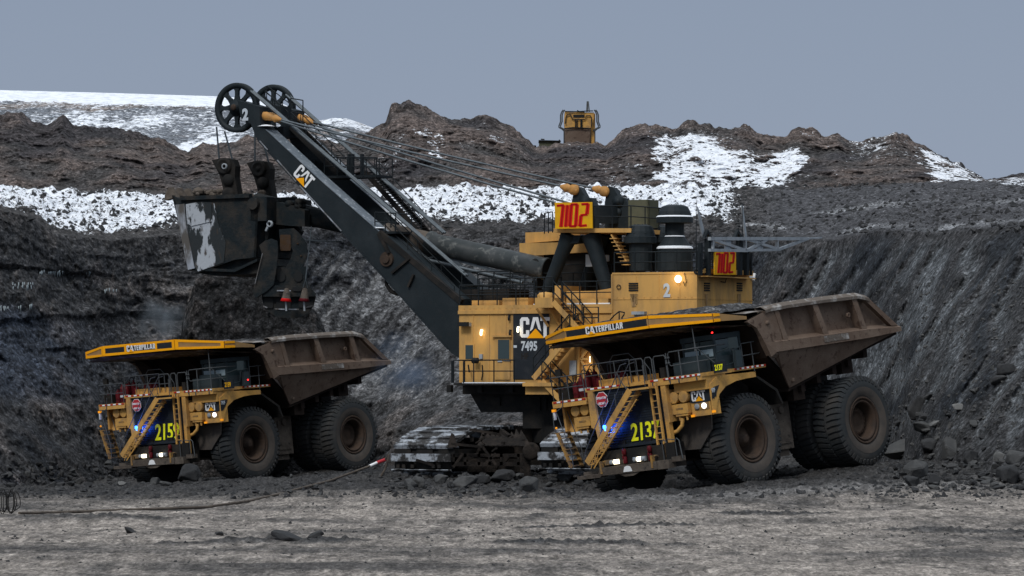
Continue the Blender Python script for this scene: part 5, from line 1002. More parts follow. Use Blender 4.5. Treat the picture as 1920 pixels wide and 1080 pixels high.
boom = sb(bm_, 'boom', M['boom']); sb(bt, 'boom_top_plate', M['boomt'], boom)
sn = MB()
for (x0,y0),(x1,y1),o_ in (((664,380),(716,425),-.9),((600,322),(613,334),-.9)): a, b = q(x0,y0,YN-.9), q(x1,y1,YN-.9); sn.beam(a+Vector((0,0,-.15)), b+Vector((0,0,-.15)), .2, .05)
for (x0,y0),(x1,y1) in (((690,362),(745,412)),((745,412),(790,455))): a, b = q(x0,y0,YF), q(x1,y1,YF); sn.beam(a, b, .35, .05)
a = q(499,237,YN-.3); sn.lathe([(0,.10),(.3,.06),(.45,0)], a, (0,0,1), 9); a = q(710,428,YN-.4); sn.lathe([(0,.06),(.3,.04),(.42,0)], a, (0,0,1), 9); sb(sn, 'snow_strip', M['snowp'], boom)
for (x0,y0),(x1,y1) in (((487,264),(502,281)),((520,300),(555,340)),((562,348),(640,433))): eg = MB(); eg.beam(q(x0,y0,YN+.07), q(x1,y1,YN+.07), .04, .05); sb(eg, 'bright_edge', M['bright'], boom)
w_ = q(549,335,YN+.02); dirb = (q(585,343,YN+.02)-q(556,312,YN+.02)).normalized(); up_ = dirb.cross(Vector((0,-1,0))); up_ = up_ if up_.z > 0 else -up_
cat_logo('lettering', plane_M(q(549,327,YN+.02), dirb, up_), .72, boom, sx=.95)
stext('boom_number', '2', .78, plane_M(q(454.5,225,YN+.03), (-1,0,.02), (0,0,1)), M['wgrey'], .04, .85, boom)
pv = MB(); a = q(726,486,YN); pv.lathe([(.0,.22),(.20,.22),(.22,.12),(.36,.12),(.38,0)], a, (0,1,0), 24, False); po__ = sb(pv, 'pivot_pin', M['rim'], boom)
gd = MB(); gd.tube([q(x,y,YN-.3) for x,y in ((724,520),(725,535),(733,546),(744,551),(752,551))], .10, 8); gd.beam(q(710,438,YN+.1), q(730,475,YN+.1), .25, .12); gd.beam(q(768,484,YN+.06), q(735,512,YN+.06), .16, .12); gd.beam(q(776,515,YN+.06), q(766,538,YN+.06), .2, .1); gd.beam(q(712,436,YN-.1), q(866,566,YN-.1), .3, .28); sb(gd, 'hose_and_brackets', M['dark'], boom)
# sheaves
def sheave(cx, cy, yy):
    c = q(cx, cy, yy); r = 1.26; s = MB()
    s.lathe([(r-.26,-.12),(r-.02,-.17),(r,-.13),(r-.07,0),(r,.13),(r-.02,.17),(r-.26,.12),(r-.26,-.12)], c, (0,1,0), 56)
    s.lathe([(0,-.28),(.2,-.28),(.24,-.2),(.40,-.16),(.40,.16),(.24,.2),(.22,.34),(.1,.36),(0,.36)], c, (0,1,0), 24)
    for k in range(8):
        t = 2*math.pi*k/8+.0; d_ = Vector((math.cos(t),0,math.sin(t))); n_ = Vector((-math.sin(t),0,math.cos(t)))
        p0, p1 = c+d_*.34, c+d_*(r-.2); A_ = []
        s.prism([p0+n_*.17+Vector((0,.09,0)), c+d_*.62+n_*.095+Vector((0,.09,0)), c+d_*.85+n_*.10+Vector((0,.09,0)), p1+n_*.24+Vector((0,.09,0)), p1-n_*.24+Vector((0,.09,0)), c+d_*.85-n_*.10+Vector((0,.09,0)), c+d_*.62-n_*.095+Vector((0,.09,0)), p0-n_*.17+Vector((0,.09,0))], (0,-.18,0))
    o = sb(s, 'point_sheave', M['boom'], boom); hb = MB(); hb.lathe([(0,.44),(.10,.44),(.16,.40),(.16,.36)], c, (0,1,0), 14); sb(hb, 'hub_cap', M['rim'], o); return c
sN = sheave(445,202,-1.75); sF = sheave(513,204.5,-5.45)
# ---- ropes
def rope(name, pts, r, m, par=boom): o = MB(); o.tube(pts, r, 6); return sb(o, name, M[m], par)
eq = [((406,238),(411,298),-1.75),((421,246),(436,300),-1.75),((478,246),(478,308),-5.45),((492,262),(505,308),-5.45)]
for (x0,y0),(x1,y1),yy in eq: rope('hoist_rope', [q(x0,y0,yy), q(x1,y1,yy)], .045, 'ropeb')
for (x0,y0),(x1,y1),yy,y2 in (((474,171),(877,517),-1.75,-2.6),((540,178),(835,437),-5.45,-4.6)):
    rope('hoist_rope', [q(x0,y0,yy), q(x1,y1,y2)], .075, 'rope'); rope('hoist_rope', [q(x0,y0,yy)+Vector((0,.22,0)), q(x1,y1,y2)+Vector((0,.22,0))], .06, 'rope')
for (x0,y0),(x1,y1),ya,yb_ in (((510,220),(1052,349),-1.5,-1.5),((510,222),(1041,380),-1.5,-1.0),((572,225),(1113,353),-5.0,-4.4),((572,229),(1085,386),-5.0,-3.9)):
    a, b = q(x0,y0,ya), q(x1,y1,yb_); rope('pendant_rope', [a, a.lerp(b,.25)-Vector((0,0,.06)), a.lerp(b,.5)-Vector((0,0,.09)), a.lerp(b,.75)-Vector((0,0,.06)), b], .052, 'rope')
for (x0,y0),(x1,y1),yy in (((480,213),(512,221),-1.5),((545,216),(574,226),-5.0)):
    a, b = q(x0,y0,yy), q(x1,y1,yy); s = MB(); d_ = (b-a); 
    s.lathe([(.28,-.18),(.28,.18),(.1,.2),(0,.2)], a, (0,1,0), 18); s.lathe([(0,-.18),(.28,-.18)], a, (0,1,0), 18)
    for o_y in (0, -.45): 
        e_ = Vector((0,o_y,0)); s.tube([a+e_, a.lerp(b,.35)+e_, a.lerp(b,.6)+e_, a.lerp(b,1.0)+e_], [.24,.17,.23,.13], 12); s.tube([a.lerp(b,.98)+e_+Vector((0,0,.0)), a.lerp(b,1.15)+e_, a.lerp(b,1.5)+e_], [.13,.2,.07], 12)
    sb(s, 'pendant_socket', M['soc'], boom)
for (x0,y0),(x1,y1),yy in (((1053,350),(1084,358),-1.5),((1113,353),(1141,361),-4.4)):
    a, b = q(x0,y0,yy), q(x1,y1,yy); s = MB(); s.tube([a-(b-a)*.05, a.lerp(b,.3), a.lerp(b,.6), b], [.09,.22,.14,.18], 12); s.lathe([(0,-.15),(.26,-.15),(.26,.15),(0,.15)], q(x1-7,y1-2,yy), (0,1,0), 18); sb(s, 'pendant_socket', M['soc'], gan)
# boom walkways
def walk(x0,y0,x1,y1,yy,n):
    o = flight(x0,y0,x1,y1,yy,n,1.0,.75,boom,'dark',True,.026)
    return o
walk(545,238,632,325,-2.9,22); walk(684,322,790,440,-4.9,24); walk(722,436,852,566,-1.5,24)
pf = MB()
for x0,y0,x1,y1,yy in ((608,330,706,331,-2.6),(703,434,742,436,-1.3)):
    a, b = q(x0,y0,yy), q(x1,y1,yy); pf.box((b.x,yy-1.6,a.z-.12),(a.x,yy,a.z))
    pf.rail([a, b], .95, .7, .03); pf.rail([a+Vector((0,-1.6,0)), b+Vector((0,-1.6,0))], .95, .8, .03); sb(pf, 'boom_platform', M['raild'], boom); pf = MB()
for px in (655,661,679): a = q(px,328,-3.4); pf.box((a.x-.06,-3.5,a.z),(a.x+.06,-3.3,a.z+1.05))
sb(pf, 'boom_platform', M['raild'], boom); pf = MB(); pf.rail([q(497,196,-3.0), q(540,236,-3.0)], .7, .6, .026); pf.rail([q(545,236,-3.6), q(568,240,-3.6)], 1.4, .6, .03); pf.rail([q(500,190,-3.9), q(545,225,-3.9)], .8, .6, .026)
sb(pf, 'boom_platform', M['raild'], boom); pf = MB(); pf.box((q(545,236,-3).x,-4.3,q(520,240,-3).z-.5),(q(500,240,-3).x,-2.3,q(520,240,-3).z)); pf.box((q(535,236,-3).x,-3.6,q(520,222,-3).z),(q(512,236,-3).x,-2.6,q(520,212,-3).z+.3))
sb(pf, 'boom_platform', M['raild'], boom)
# ---- dipper handle
hd_ = MB(); YH = -3.3; rh = .53
A_, B_ = q(1026,504.5,YH), q(480,384,YH); d_ = (B_-A_); Lh = d_.length; dn = d_.normalized()
t1 = (A_-q(808,456,YH)).length
hd_.lathe([(rh-.05,.4),(rh-.05,0),(rh+.03,0),(rh+.03,.12),(rh,.14),(rh,t1-.15),(rh+.08,t1-.1),(rh+.08,t1+.1)], A_, dn, 40)
ho_ = sb(hd_, 'dipper_handle', M['handle'])
h2_ = MB(); h2_.lathe([(rh+.02,t1+.1),(rh+.02,t1+2.6),(rh-.08,t1+2.7)], A_, dn, 32); sb(h2_, 'saddle_sleeve', M['mudm'], ho_); h2_ = MB(); h2_.lathe([(rh-.08,t1+2.6),(rh-.06,Lh-2.4),(rh+.05,Lh-2.2),(rh+.08,Lh)], A_, dn, 32); sb(h2_, 'handle_front', M['bucket'], ho_)
h3 = MB(); c = q(1003,493,YH+.45); h3.lathe([(0,0),(.22,0)], c, (0,1,.15), 18); c = A_+dn*.05; h3.lathe([(0,0),(rh-.06,0)], c, dn, 28); h3.lathe([(0,0),(.09,0)], q(783,449,YH+.46), (0,1,.15), 12); sb(h3, 'opening_shade', M['black'], ho_)  # flat black discs: the dark inside the tube's holes, put in as colour
h4 = MB(); h4.tube([q(800,486,YH+.3),q(845,500,YH+.3),q(925,520,YH+.3),q(950,524,YH+.3)], .05); h4.tube([q(770,462,YH+.4),q(805,488,YH+.4),q(980,530,YH+.4)], .10); h4.tube([q(765,470,YH+.3),q(790,485,YH+.3),q(812,482,YH+.4)], .03)
h4.beam(q(830,480,YH), q(1000,528,YH), .3, .12); sb(h4, 'crowd_rope', M['rope'], ho_)
h5 = MB(); h5.box((-1.5,-4.4,3.9),(2.4,-2.3,4.6)); sb(h5, 'saddle_block', M['dark'], boom)
# ---- dipper
dp = MB(); YD0, YD1 = -1.15, -5.55
def D_(x, y, yy=YD0): p = q(x, y, YD0); return Vector((p.x, yy, p.z))
out_ = [(322,366),(345,376),(425,372),(470,370),(484,392),(480,482),(440,487),(372,511),(353,507),(338,430)]
dp.prism([D_(x,y) for x, y in out_], (0,-.22,0)); dp.prism([D_(x,y,YD1) for x, y in out_], (0,.22,0))
for (p, r2) in (((322,366),(338,430)),((338,430),(353,507)),((353,507),(440,510)),((440,510),(482,490)),((484,392),(480,482))):
    a, b = D_(*p), D_(*r2); n_ = Vector((0,YD1-YD0,0)); off = Vector((.0,0,.14)) if abs(a.x-b.x) > abs(a.z-b.z) else Vector((-.14 if p[0] < 400 else .14,0,0))
    dp.add([a, b, b+n_, a+n_, a+off, b+off, b+n_+off, a+n_+off], [(0,1,2,3),(4,5,6,7),(0,1,5,4),(2,3,7,6),(1,2,6,5),(3,0,4,7)])
dp.beam(D_(340,372), D_(470,367), .35, .2); dp.beam(D_(340,372,YD1), D_(470,367,YD1), .35, .2); dp.box((D_(484,392).x-.5,YD1,D_(484,392).z-.6),(D_(470,370).x,YD0,D_(470,370).z))
dp.prism([D_(x,y,-1.5) for x, y in ((360,511),(398,517),(478,512),(492,497),(484,484),(440,486))], (0,-3.6,0))
dp.cyl(D_(478,382,YD0+.25), D_(478,382,YD1-.2), .3, n=18); dipper = sb(dp, 'dipper', M['bucket'])
br = MB(); br.prism([D_(x,y,YD0+.02) for x, y in ((330,384),(347,382),(350,420),(366,503),(354,506),(338,432))], (0,.05,0)); sb(br, 'wear_plate', M['bright'], dipper)
br = MB(); br.prism([D_(x,y,YD0+.015) for x, y in ((349,383),(378,378),(402,380),(410,420),(424,455),(420,492),(372,509),(366,500),(352,430))], (0,.02,0)); br.prism([D_(x,y,YD0+.036) for x, y in ((350,386),(398,382),(399,415),(360,424),(354,420))], (0,.05,0)); sb(br, 'scraped_side', M['scraped'], dipper)
for k in range(6):
    yy = YD0-.25-k*.8; a = D_(322,366,yy); t = MB(); t.add([a+Vector(v) for v in ((-.25,-.22,-.1),(-.25,.22,-.1),(.45,-.22,-.25),(.45,.22,-.25),(.1,-.09,.42),(.1,.09,.42),(.30,-.09,.40),(.30,.09,.40),(.45,-.2,.0),(.45,.2,.0))], [(0,1,3,2),(0,1,5,4),(2,3,9,8),(4,5,7,6),(6,7,9,8),(0,2,8,6,4),(1,5,7,9,3)]); sb(t, 'tooth', M['mudm'], dipper)
ld_ = MB(); rs_ = random.Random(9)
for k in range(60):
    a = D_(rs_.uniform(345,425), 366, rs_.uniform(-1.6,-5.2)); s_ = rs_.uniform(.10,.32); ld_.lathe([(0,s_*.8),(s_*.7,s_*.5),(s_,0),(s_*.7,-s_*.5)], a+Vector((0,0,rs_.uniform(-.1,.22))), (rs_.uniform(-.5,.5),rs_.uniform(-.5,.5),1), 6, False)
lo = sb(ld_, 'soil_in_dipper', M['mudm'], dipper); lo['kind'] = 'stuff'
for (x0,y0,dx),yy in (((404,297,0),-1.75),((469,303,65),-5.45)):
    e = MB(); z = lambda x, y: Vector((q(x+dx,y+(5 if dx else 0),yy).x, yy, q(x+dx,y+(5 if dx else 0),yy).z))
    e.prism([z(x,y)+Vector((0,.25,0)) for x, y in ((402,301),(422,296),(441,299),(446,312),(445,332),(451,366),(441,375),(427,373),(421,345),(416,328),(409,314))], (0,-.5,0))
    e.lathe([(.42,-.1),(.42,.38),(.30,.42),(.24,.36),(.12,.36),(.10,.42),(0,.42)], z(426,312), (0,1,0), 24); e.lathe([(.3,0),(.3,.4),(0,.4)], z(434,338), (0,1,0), 16); e.lathe([(.34,-.3),(.34,.36),(.2,.4),(0,.4)], z(434,364), (0,1,0), 16); e.box(tuple(z(437,372)+Vector((-.35,-.3,-.5))), tuple(z(437,372)+Vector((.3,.3,.2)))); sb(e, 'padlock', M['dark'], dipper)
e = MB(); e.lathe([(.15,0),(.15,.1),(.11,.12),(.09,.1)], q(422,312,-1.30), (0,1,0), 16); sb(e, 'bright_ring', M['steel'], dipper)
# handle end, snubbers and door
dk_ = MB()
for yy in (-2.1, -4.1): dk_.prism([q(x,y,-2.4)+Vector((0,yy+2.4,0)) for x, y in ((456,372),(470,371),(523,378),(550,385),(577,394),(577,425),(550,424),(523,421),(500,411),(466,398),(458,392))], (0,-.5,0))
dk_.prism([q(x,y,-2.4) for x, y in ((470,373),(523,381),(570,395),(570,422),(523,418),(480,400))], (0,-1.9,0))
for x, y in ((545,382),(563,386),(564,378),(519,376)): c = q(x,y,-2.4); dk_.lathe([(0,-.3),(.17,-.3),(.17,.3),(0,.3)], c, (0,1,0), 12)
c = q(463,386,-2.1); dk_.lathe([(0,.2),(.28,.2),(.34,.05),(.34,-.3)], c, (0,1,0), 18)
dk_.cyl(q(488,440,-1.8), q(488,440,-5), .42); dk_.prism([q(x,y,-2.2) for x, y in ((479,420),(487,416),(497,424),(502,440),(500,455),(490,458),(492,440))], (0,-.6,0)); dk_.prism([q(x,y,-3.0) for x, y in ((480,402),(525,418),(540,432),(520,470),(484,478))], (0,-1.6,0)); sb(dk_, 'handle_bracket', M['bucket'], dipper)
e = MB(); e.lathe([(.17,0),(.17,.12),(.10,.14),(.10,0)], q(507,420,-1.4), (0,1,0), 16); e.beam(q(503,424,-1.35), q(499,433,-1.35), .12, .1); sb(e, 'link_ring', M['steel'], dipper)
DD = 218.5
def PD(mb, pts, dep, D=DD): mb.prism([W(x, y, D) for x, y in pts], SH.inv @ Vector((0, dep, 0)))
dd = MB(); PD(dd, [(486,460),(497,451),(509,447),(519,451),(521,462),(520,485),(518,506),(513,534),(500,546),(490,552),(478,560),(474,545),(480,522),(487,500),(492,478)], .6)
PD(dd, [(523,430),(551,428),(562,438),(575,456),(576,478),(568,500),(547,508),(534,504),(544,488),(549,470),(541,452),(524,446)], .5, DD+.5)
PD(dd, [(513,500),(574,500),(577,532),(590,549),(592,556),(588,572),(578,588),(556,597),(520,595),(497,581),(491,560),(491,547),(503,541),(511,530)], .35, DD+.45)
PD(dd, [(491,547),(516,535),(577,535),(592,550),(590,556),(493,556)], .3, DD+.1)
door = sb(dd, 'dipper_door', M['bucket'], None)
def rr_(x0,y0,x1,y1,r=4): return [(x0+r,y0),(x1-r,y0),(x1,y0+r),(x1,y1-r),(x1-r,y1),(x0+r,y1),(x0,y1-r),(x0,y0+r)]
for b_ in ((519,509,535,528,5),(551,509,567,528,5),(519,538,540,546,3),(547,538,566,546,3),(495,558,512,578,2),(518,558,545,580,2),(560,558,587,577,2)):
    e = MB(); PD(e, rr_(*b_), .06, DD+.38 if b_[1] != 538 else DD+.03); sb(e, 'door_hole_shade', M['black'], door)  # black plates on the door face, painted shade for its holes
for x0_,y0_,x1_,y1_ in ((525,440,545,470),(556,455,560,458),(562,478,566,481)): e = MB(); PD(e, rr_(x0_,y0_,x1_,y1_,1.5), .05, DD+.44); sb(e, 'rust_patch', M['rust'], door)
for x0,x1,y0,y1 in ((494,501,574,577),(515,534,579,580),(541,560,580,580),(569,586,578,573),(519,545,545,545)): e = MB(); e.beam(W(x0,y0,DD-.1), W(x1,y1,DD-.1), .06, .06); sb(e, 'bright_edge', M['bright'], door)
e = MB(); e.beam(W(492,475,DD-.1), W(478,532,DD-.1), .03, .03); sb(e, 'bright_edge', M['bright'], door)
for x, m1 in ((536,'signr'),(570,'red')):
    c0_, c1_ = W(x+2,540,DD-.6), W(x,565,DD-.6); e = MB(); ax_ = (c1_-c0_).normalized(); L_ = (c1_-c0_).length; e.lathe([(.06,0),(.12,.05),(.26,L_)], c0_, ax_, 14); o = sb(e, 'hanging_cone', M['mudm'], door)
    e = MB(); e.lathe([(.215,L_*.74),(.29,L_*1.0),(.2,L_*1.02)], c0_, ax_, 14); sb(e, 'cone_rim', M[m1], o); e = MB(); e.tube([c1_, W(x+1,583,DD-.6)], .05); sb(e, 'cone_stem', M['steel'], o)
e = MB(); e.tube([W(584,425,DD+1),W(573,524,DD-.5)], .03); e.tube([W(573,524,DD-.5),W(568,540,DD-.5)], .02); e.tube([W(573,524,DD-.5),W(577,540,DD-.5)], .02); e.tube([W(572,450,DD),W(600,452,DD),W(640,453,DD+1)], .03); sb(e, 'hoist_rope', M['ropeb'], door)

# ================================================================ LOADS, ROCKS AND SMALL THINGS
bpy.context.view_layer.update()
def hit(px, py):
    """first ground or bank point along the sight line through a photograph pixel"""
    o = Vector((0, 0, CAMZ)); d = (at(px, py, 100)-o).normalized(); best = None
    for ob in (GRND, TERR):
        ok, loc, nrm, _ = ob.ray_cast(o, d, distance=800)
        if ok and (best is None or loc.y < best.y): best = loc
    return best if best is not None else at(px, py, 240)
def rockmat(name, a, b, c): return mat(name, a, b, 1.1, .42, .66, .92, bump=.8, bscale=5, c3=c)
MR = [rockmat('dark_rock', (.034,.035,.037), (.065,.065,.066), (.022,.023,.025)), rockmat('grey_rock', (.055,.056,.057), (.10,.10,.099), (.034,.035,.036)), rockmat('pale_rock', (.13,.13,.128), (.19,.19,.187), (.09,.09,.09))]
RM = []
for k in range(9):                                   # nine broken rock shapes: hulls of random points, roughened
    rn = random.Random(100+k); bmr = bmesh.new()
    for i in range(13):
        v = Vector((rn.gauss(0,1), rn.gauss(0,1), rn.gauss(0,1))).normalized()*rn.uniform(.8,1.0); bmr.verts.new((v.x*.5, v.y*.42, v.z*.42))
    r0 = bmesh.ops.convex_hull(bmr, input=bmr.verts)
    bmesh.ops.delete(bmr, geom=[v for v in bmr.verts if not v.link_faces], context='VERTS')
    bmesh.ops.bevel(bmr, geom=bmr.edges[:], offset=.03, segments=1, affect='EDGES', profile=.6)
    bmesh.ops.triangulate(bmr, faces=bmr.faces); bmesh.ops.subdivide_edges(bmr, edges=bmr.edges[:], cuts=2, use_grid_fill=True)
    co_ = np.array([v.co for v in bmr.verts]); d_ = .035*fbm(co_[:,0]*5, co_[:,1]*5, co_[:,2]*5, 3, 300+k); 
    for v, dd_ in zip(bmr.verts, d_): v.co *= 1+2.2*float(dd_)
    me = bpy.data.meshes.new('boulder'); bmr.to_mesh(me); bmr.free(); RM.append(me)
def boulder(px, py, w, h, label, mi=0, sh=0, rot=None, group='broken rocks on the pit floor', sink=.25, depth=1.0):
    """py is the foot of the rock"""
    p = hit(px, py); s = p.y/FPX; key = (sh % 9, mi)
    if key not in _cache: m2 = RM[key[0]].copy(); m2.materials.append(MR[mi]); _cache[key] = m2
    o = bpy.data.objects.new('boulder', _cache[key]); col.objects.link(o); rn = random.Random(int(px*7+py))
    w, h = w*1.45, h*1.4; o.scale = (w*s, w*s*depth, h*s); o.rotation_euler = (rn.uniform(-.25,.25), rn.uniform(-.3,.3) if rot is None else rot, rn.uniform(0,6.28) if rot is None else .3)
    o.location = (p.x, p.y+w*s*.2, p.z+h*s*(.5-sink)); return tag(o, label, 'rock', group)
B = boulder
B(1692,856,76,36,'large flat grey slab lying beside the rear wheel of truck 2137',1,0,-.12)
B(1745,852,42,38,'dark angular block wedged between the flat slab and the upright pale-faced boulder',0,1)
B(1784,862,40,56,'upright boulder with a pale face right of the flat slab',1,2)
B(1799,772,28,20,'small pale rock lying alone halfway down the grooved bank',2,3)
B(1721,898,54,46,'big grey angular block at the road edge below the slab',1,4)
B(1709,912,27,24,'squat rock at the very corner of the rubble by the road',0,5)
B(1749,908,32,26,'rounded dark rock right of the big angular block',0,6)
B(1824,872,34,34,'dark leaning rock between the upright boulder and the picture edge',0,7)
B(1877,868,24,28,'narrow rock with a bright facet near the right picture edge',2,8)
B(1908,874,36,40,'bulky grey boulder cut by the right picture edge',1,0)
B(1892,906,46,44,'cracked dark boulder low at the right picture edge',0,1)
B(1886,704,34,32,'dark block stuck high in the bank at the right picture edge',0,2)
B(1874,722,32,24,'second block just below the one stuck high in the bank',0,3)
B(1738,812,52,24,'slanting thin slab above the dark angular block',1,4,.35)
B(1756,800,24,14,'small flat stone perched above the slanting slab',2,5)
B(1720,782,32,52,'dark upright lump protruding from the foot of the bank',0,6)
B(764,918,34,26,'angular rock in front of the left crawler, leftmost of the row',1,7)
B(790,914,32,28,'tilted block second from the left in the row before the crawler',1,8)
B(828,908,27,26,'sharp cornered rock under the end of the left crawler',1,0)
B(870,916,44,28,'long low rock before the axle between the crawlers',1,1)
B(903,908,28,26,'pointed rock under the middle of the car body',0,2)
B(941,906,48,32,'broad dark rock before the car body, left of the round boulder',0,3)
B(991,922,42,38,'round grey boulder in front of the right crawler',1,4)
B(1064,902,34,22,'smooth rock at the lower end of the side stair of truck 2137',1,5)
B(229,912,22,12,'flat pale stone before the front wheel of truck 2159',2,6)
B(291,908,18,16,'pointed stone under the bumper of truck 2159',1,7)
B(308,910,24,12,'low stone just right of the pointed one under truck 2159',1,8)
B(353,906,42,46,'dark mud lump below the left end of the bumper of truck 2159',0,3)
B(541,1013,66,20,'low dark clod pile in the open floor, largest of the foreground clods',0,2)
B(592,1008,30,14,'dark clod at the right end of the foreground clod row',0,4)
B(243,1000,26,12,'brown dark clod in the left foreground',0,5)
B(412,1004,18,10,'dark clod in the foreground below the cable',0,6)
B(545,982,8,6,'tiny dark stone alone on the pale road',0,7)
rn = random.Random(42)
for k in range(46):
    px = rn.uniform(735,1085); py = rn.uniform(893,926); B(px, py, rn.uniform(9,22), rn.uniform(7,15), 'small dark rock in the rubble row before the crawlers', rn.choice((0,0,1)), k, group='small rocks before the crawlers')
for k in range(90):
    t = rn.random(); px = 1680+240*t; py = rn.uniform(860,925) if rn.random() < .65 else rn.uniform(700,880)+40*(1-t); B(px, py, rn.uniform(8,24), rn.uniform(6,16), 'small grey rock in the rubble at the foot of the right bank', rn.choice((0,0,0,1,1)), k+3, group='small rocks at the foot of the right bank')
for k in range(46):
    px = rn.uniform(0,210); py = rn.uniform(868,915); B(px, py, rn.uniform(7,20), rn.uniform(6,15), 'small dark rock at the foot of the left wall', rn.choice((0,0,1)), k+5, group='small rocks at the foot of the left wall')
for k in range(30):
    px = rn.uniform(380,740); py = rn.uniform(888,925); B(px, py, rn.uniform(6,15), rn.uniform(5,10), 'small rock in the churned strip between truck 2159 and the crawler', rn.choice((0,1)), k+7, group='small rocks in the churned strip')
# loose rubble nobody could count
def clods(name, n, place, seed, m, smin, smax):
    rr_ = np.random.RandomState(seed); vs = []; fs = []; 
    ico = [Vector(v) for v in ((1,0,0),(-.9,.2,0),(0,1,.1),(.1,-1,0),(0,.1,.8),(0,0,-.8))]; F_ = [(0,2,4),(2,1,4),(1,3,4),(3,0,4),(2,0,5),(1,2,5),(3,1,5),(0,3,5)]
    for k in range(n):
        p = place(rr_); s = smin+(smax-smin)*rr_.rand()**3; e_ = Matrix.Rotation(rr_.rand()*6.28, 3, 'Z') @ Matrix.Rotation(rr_.rand()*6.28, 3, 'X'); b = len(vs)
        vs += [Vector(p)+(e_ @ Vector((v.x*s*(.7+.6*rr_.rand()), v.y*s*(.6+.6*rr_.rand()), v.z*s*.9))) for v in ico]; fs += [tuple(b+i for i in f) for f in F_]
    me = bpy.data.meshes.new(name); me.from_pydata([tuple(v) for v in vs], [], fs); me.materials.append(m); o = bpy.data.objects.new(name, me); col.objects.link(o); return o
def gz1(x, y): return float(gz(x, y))
def pl1(r):
    while True:
        px, py = r.uniform(-20, 1940), r.uniform(868, 935)
        if r.rand() < (1 if (700 < px < 1110 or px > 1640 or px < 260) else .35): return hit(px, py)
tag(clods('rubble', 3600, pl1, 7, MR[0], .03, .20), 'loose dark rubble strewn over the churned floor', 'rubble', kind='stuff')
def pl2(r): return hit(r.uniform(-20,1940), r.choice([r.uniform(935,1075), r.uniform(985,1012), r.uniform(940,960)]))
tag(clods('gravel', 1500, pl2, 8, MR[0], .012, .085), 'scattered small gravel on the grey road', 'gravel', kind='stuff')
def pl3(r):
    px = r.uniform(1640,1940); return hit(px, r.uniform(520,880))
tag(clods('bank_debris', 1500, pl3, 9, MR[1], .03, .17), 'small stones lying on the grooved bank face', 'stones', kind='stuff')
# skyline and bench blocks
def pl4(r):
    return hit(r.uniform(-20,1400), r.uniform(358,432))
tag(clods('bench_stones', 1500, pl4, 10, MR[0], .05, .34), 'dark stones poking through the snow of the bench', 'stones', kind='stuff')
def pl5(r):
    return hit(r.uniform(1330,1940), r.uniform(345,440))
tag(clods('bench_gravel', 1300, pl5, 11, MR[0], .05, .30), 'dark gravel lying along the bare right bench', 'gravel', kind='stuff')

# ---- spoil heap behind the dipper
u_ = np.linspace(325, 650, 190); tt = np.linspace(0, 1, 90); U_, T2 = np.meshgrid(u_, tt)
crest = lerpc([(325,720),(338,640),(345,590),(358,556),(366,530),(390,518),(430,512),(470,518),(500,512),(530,530),(556,556),(575,566),(596,590),(610,622),(640,680),(650,760)], u_)
Dh = 251+9*T2; cz_ = CAMZ+(HY-crest)/FPX*260; prof = np.sin(np.clip(T2*1.15, 0, 1)*math.pi/2)**.9; prof = np.where(T2 > .87, prof-(T2-.87)*2, prof)
Zh = -1.2+(cz_+1.2)*prof; Xh = (U_-960)/FPX*Dh; nz = fbm(Xh*.5, Dh*.5, Zh*.6, 4, 401); nz2 = fbm(Xh*2, Dh*2, Zh*2, 3, 411); hd2, hv2 = worley(Xh*1.3, Dh*1.1, Zh*1.3, 25)
Yh = Dh-1.0*nz-.35*nz2-.7*np.clip(.7-hd2, 0, 1)*hv2; Zh = Zh+.25*nz+.15*nz2
Zh = Zh+.35*np.clip(.7-hd2, 0, 1)*hv2+.12*fbm(Xh*5, Dh*5, Zh*5, 2, 421); ch = np.zeros(Xh.shape+(3,))+np.array((.020,.020,.021)); ch = mixc(ch, (.045,.041,.040), sstep(.0,.4,nz+.5*nz2)); grid_mesh('spoil_heap', Xh, Yh, Zh, ch, np.full(Xh.shape, -1.5), earth_mat('spoil_soil', 4.5, 1, .9, .5, gravel=1.3))

# ---- loads in the dump bodies
def load(P, label, zbase, hump, x0, x1):
    xs = np.linspace(x0, x1, 120); ys = np.linspace(-4.35, 4.35, 90); X_, Y_ = np.meshgrid(xs, ys)
    e_ = sstep(x0, x0+1.5, X_)*(1-sstep(x1-2.0, x1, X_))*(1-sstep(3.4, 4.35, np.abs(Y_)))
    Z_ = zbase+hump*e_*np.exp(-((X_-.2)/3.2)**2)+.05*X_*0-.5*(1-sstep(x0, x0+3, X_)); n1_ = fbm(X_*1.2, Y_*1.2, Z_, 4, 501); w1, w2 = worley(X_*1.6, Y_*1.6, Z_*0, 31)
    Z_ = Z_+.10*n1_+.16*np.clip(.6-w1, 0, 1)*w2; v = np.stack([X_, Y_, Z_], -1).reshape(-1, 3)
    c_ = np.zeros(X_.shape+(3,))+np.array((.055,.055,.058)); c_ = mixc(c_, (.11,.11,.11), sstep(-.1,.4,n1_))
    o = grid_mesh('soil_load', X_, Y_, Z_, c_, np.full(X_.shape, -1.5), earth_mat('load_soil', 6, 1, .9, .5, gravel=2.5)); del o['kind']; o.matrix_world = P.M; return tag(o, label, 'soil load')
load(TR, 'dark soil heaped level with the rim in truck 2137', 7.60, .36, -8.6, 2.9)
load(TL, 'dark soil showing at the rim of truck 2159', 7.36, .34, -8.4, 2.0)

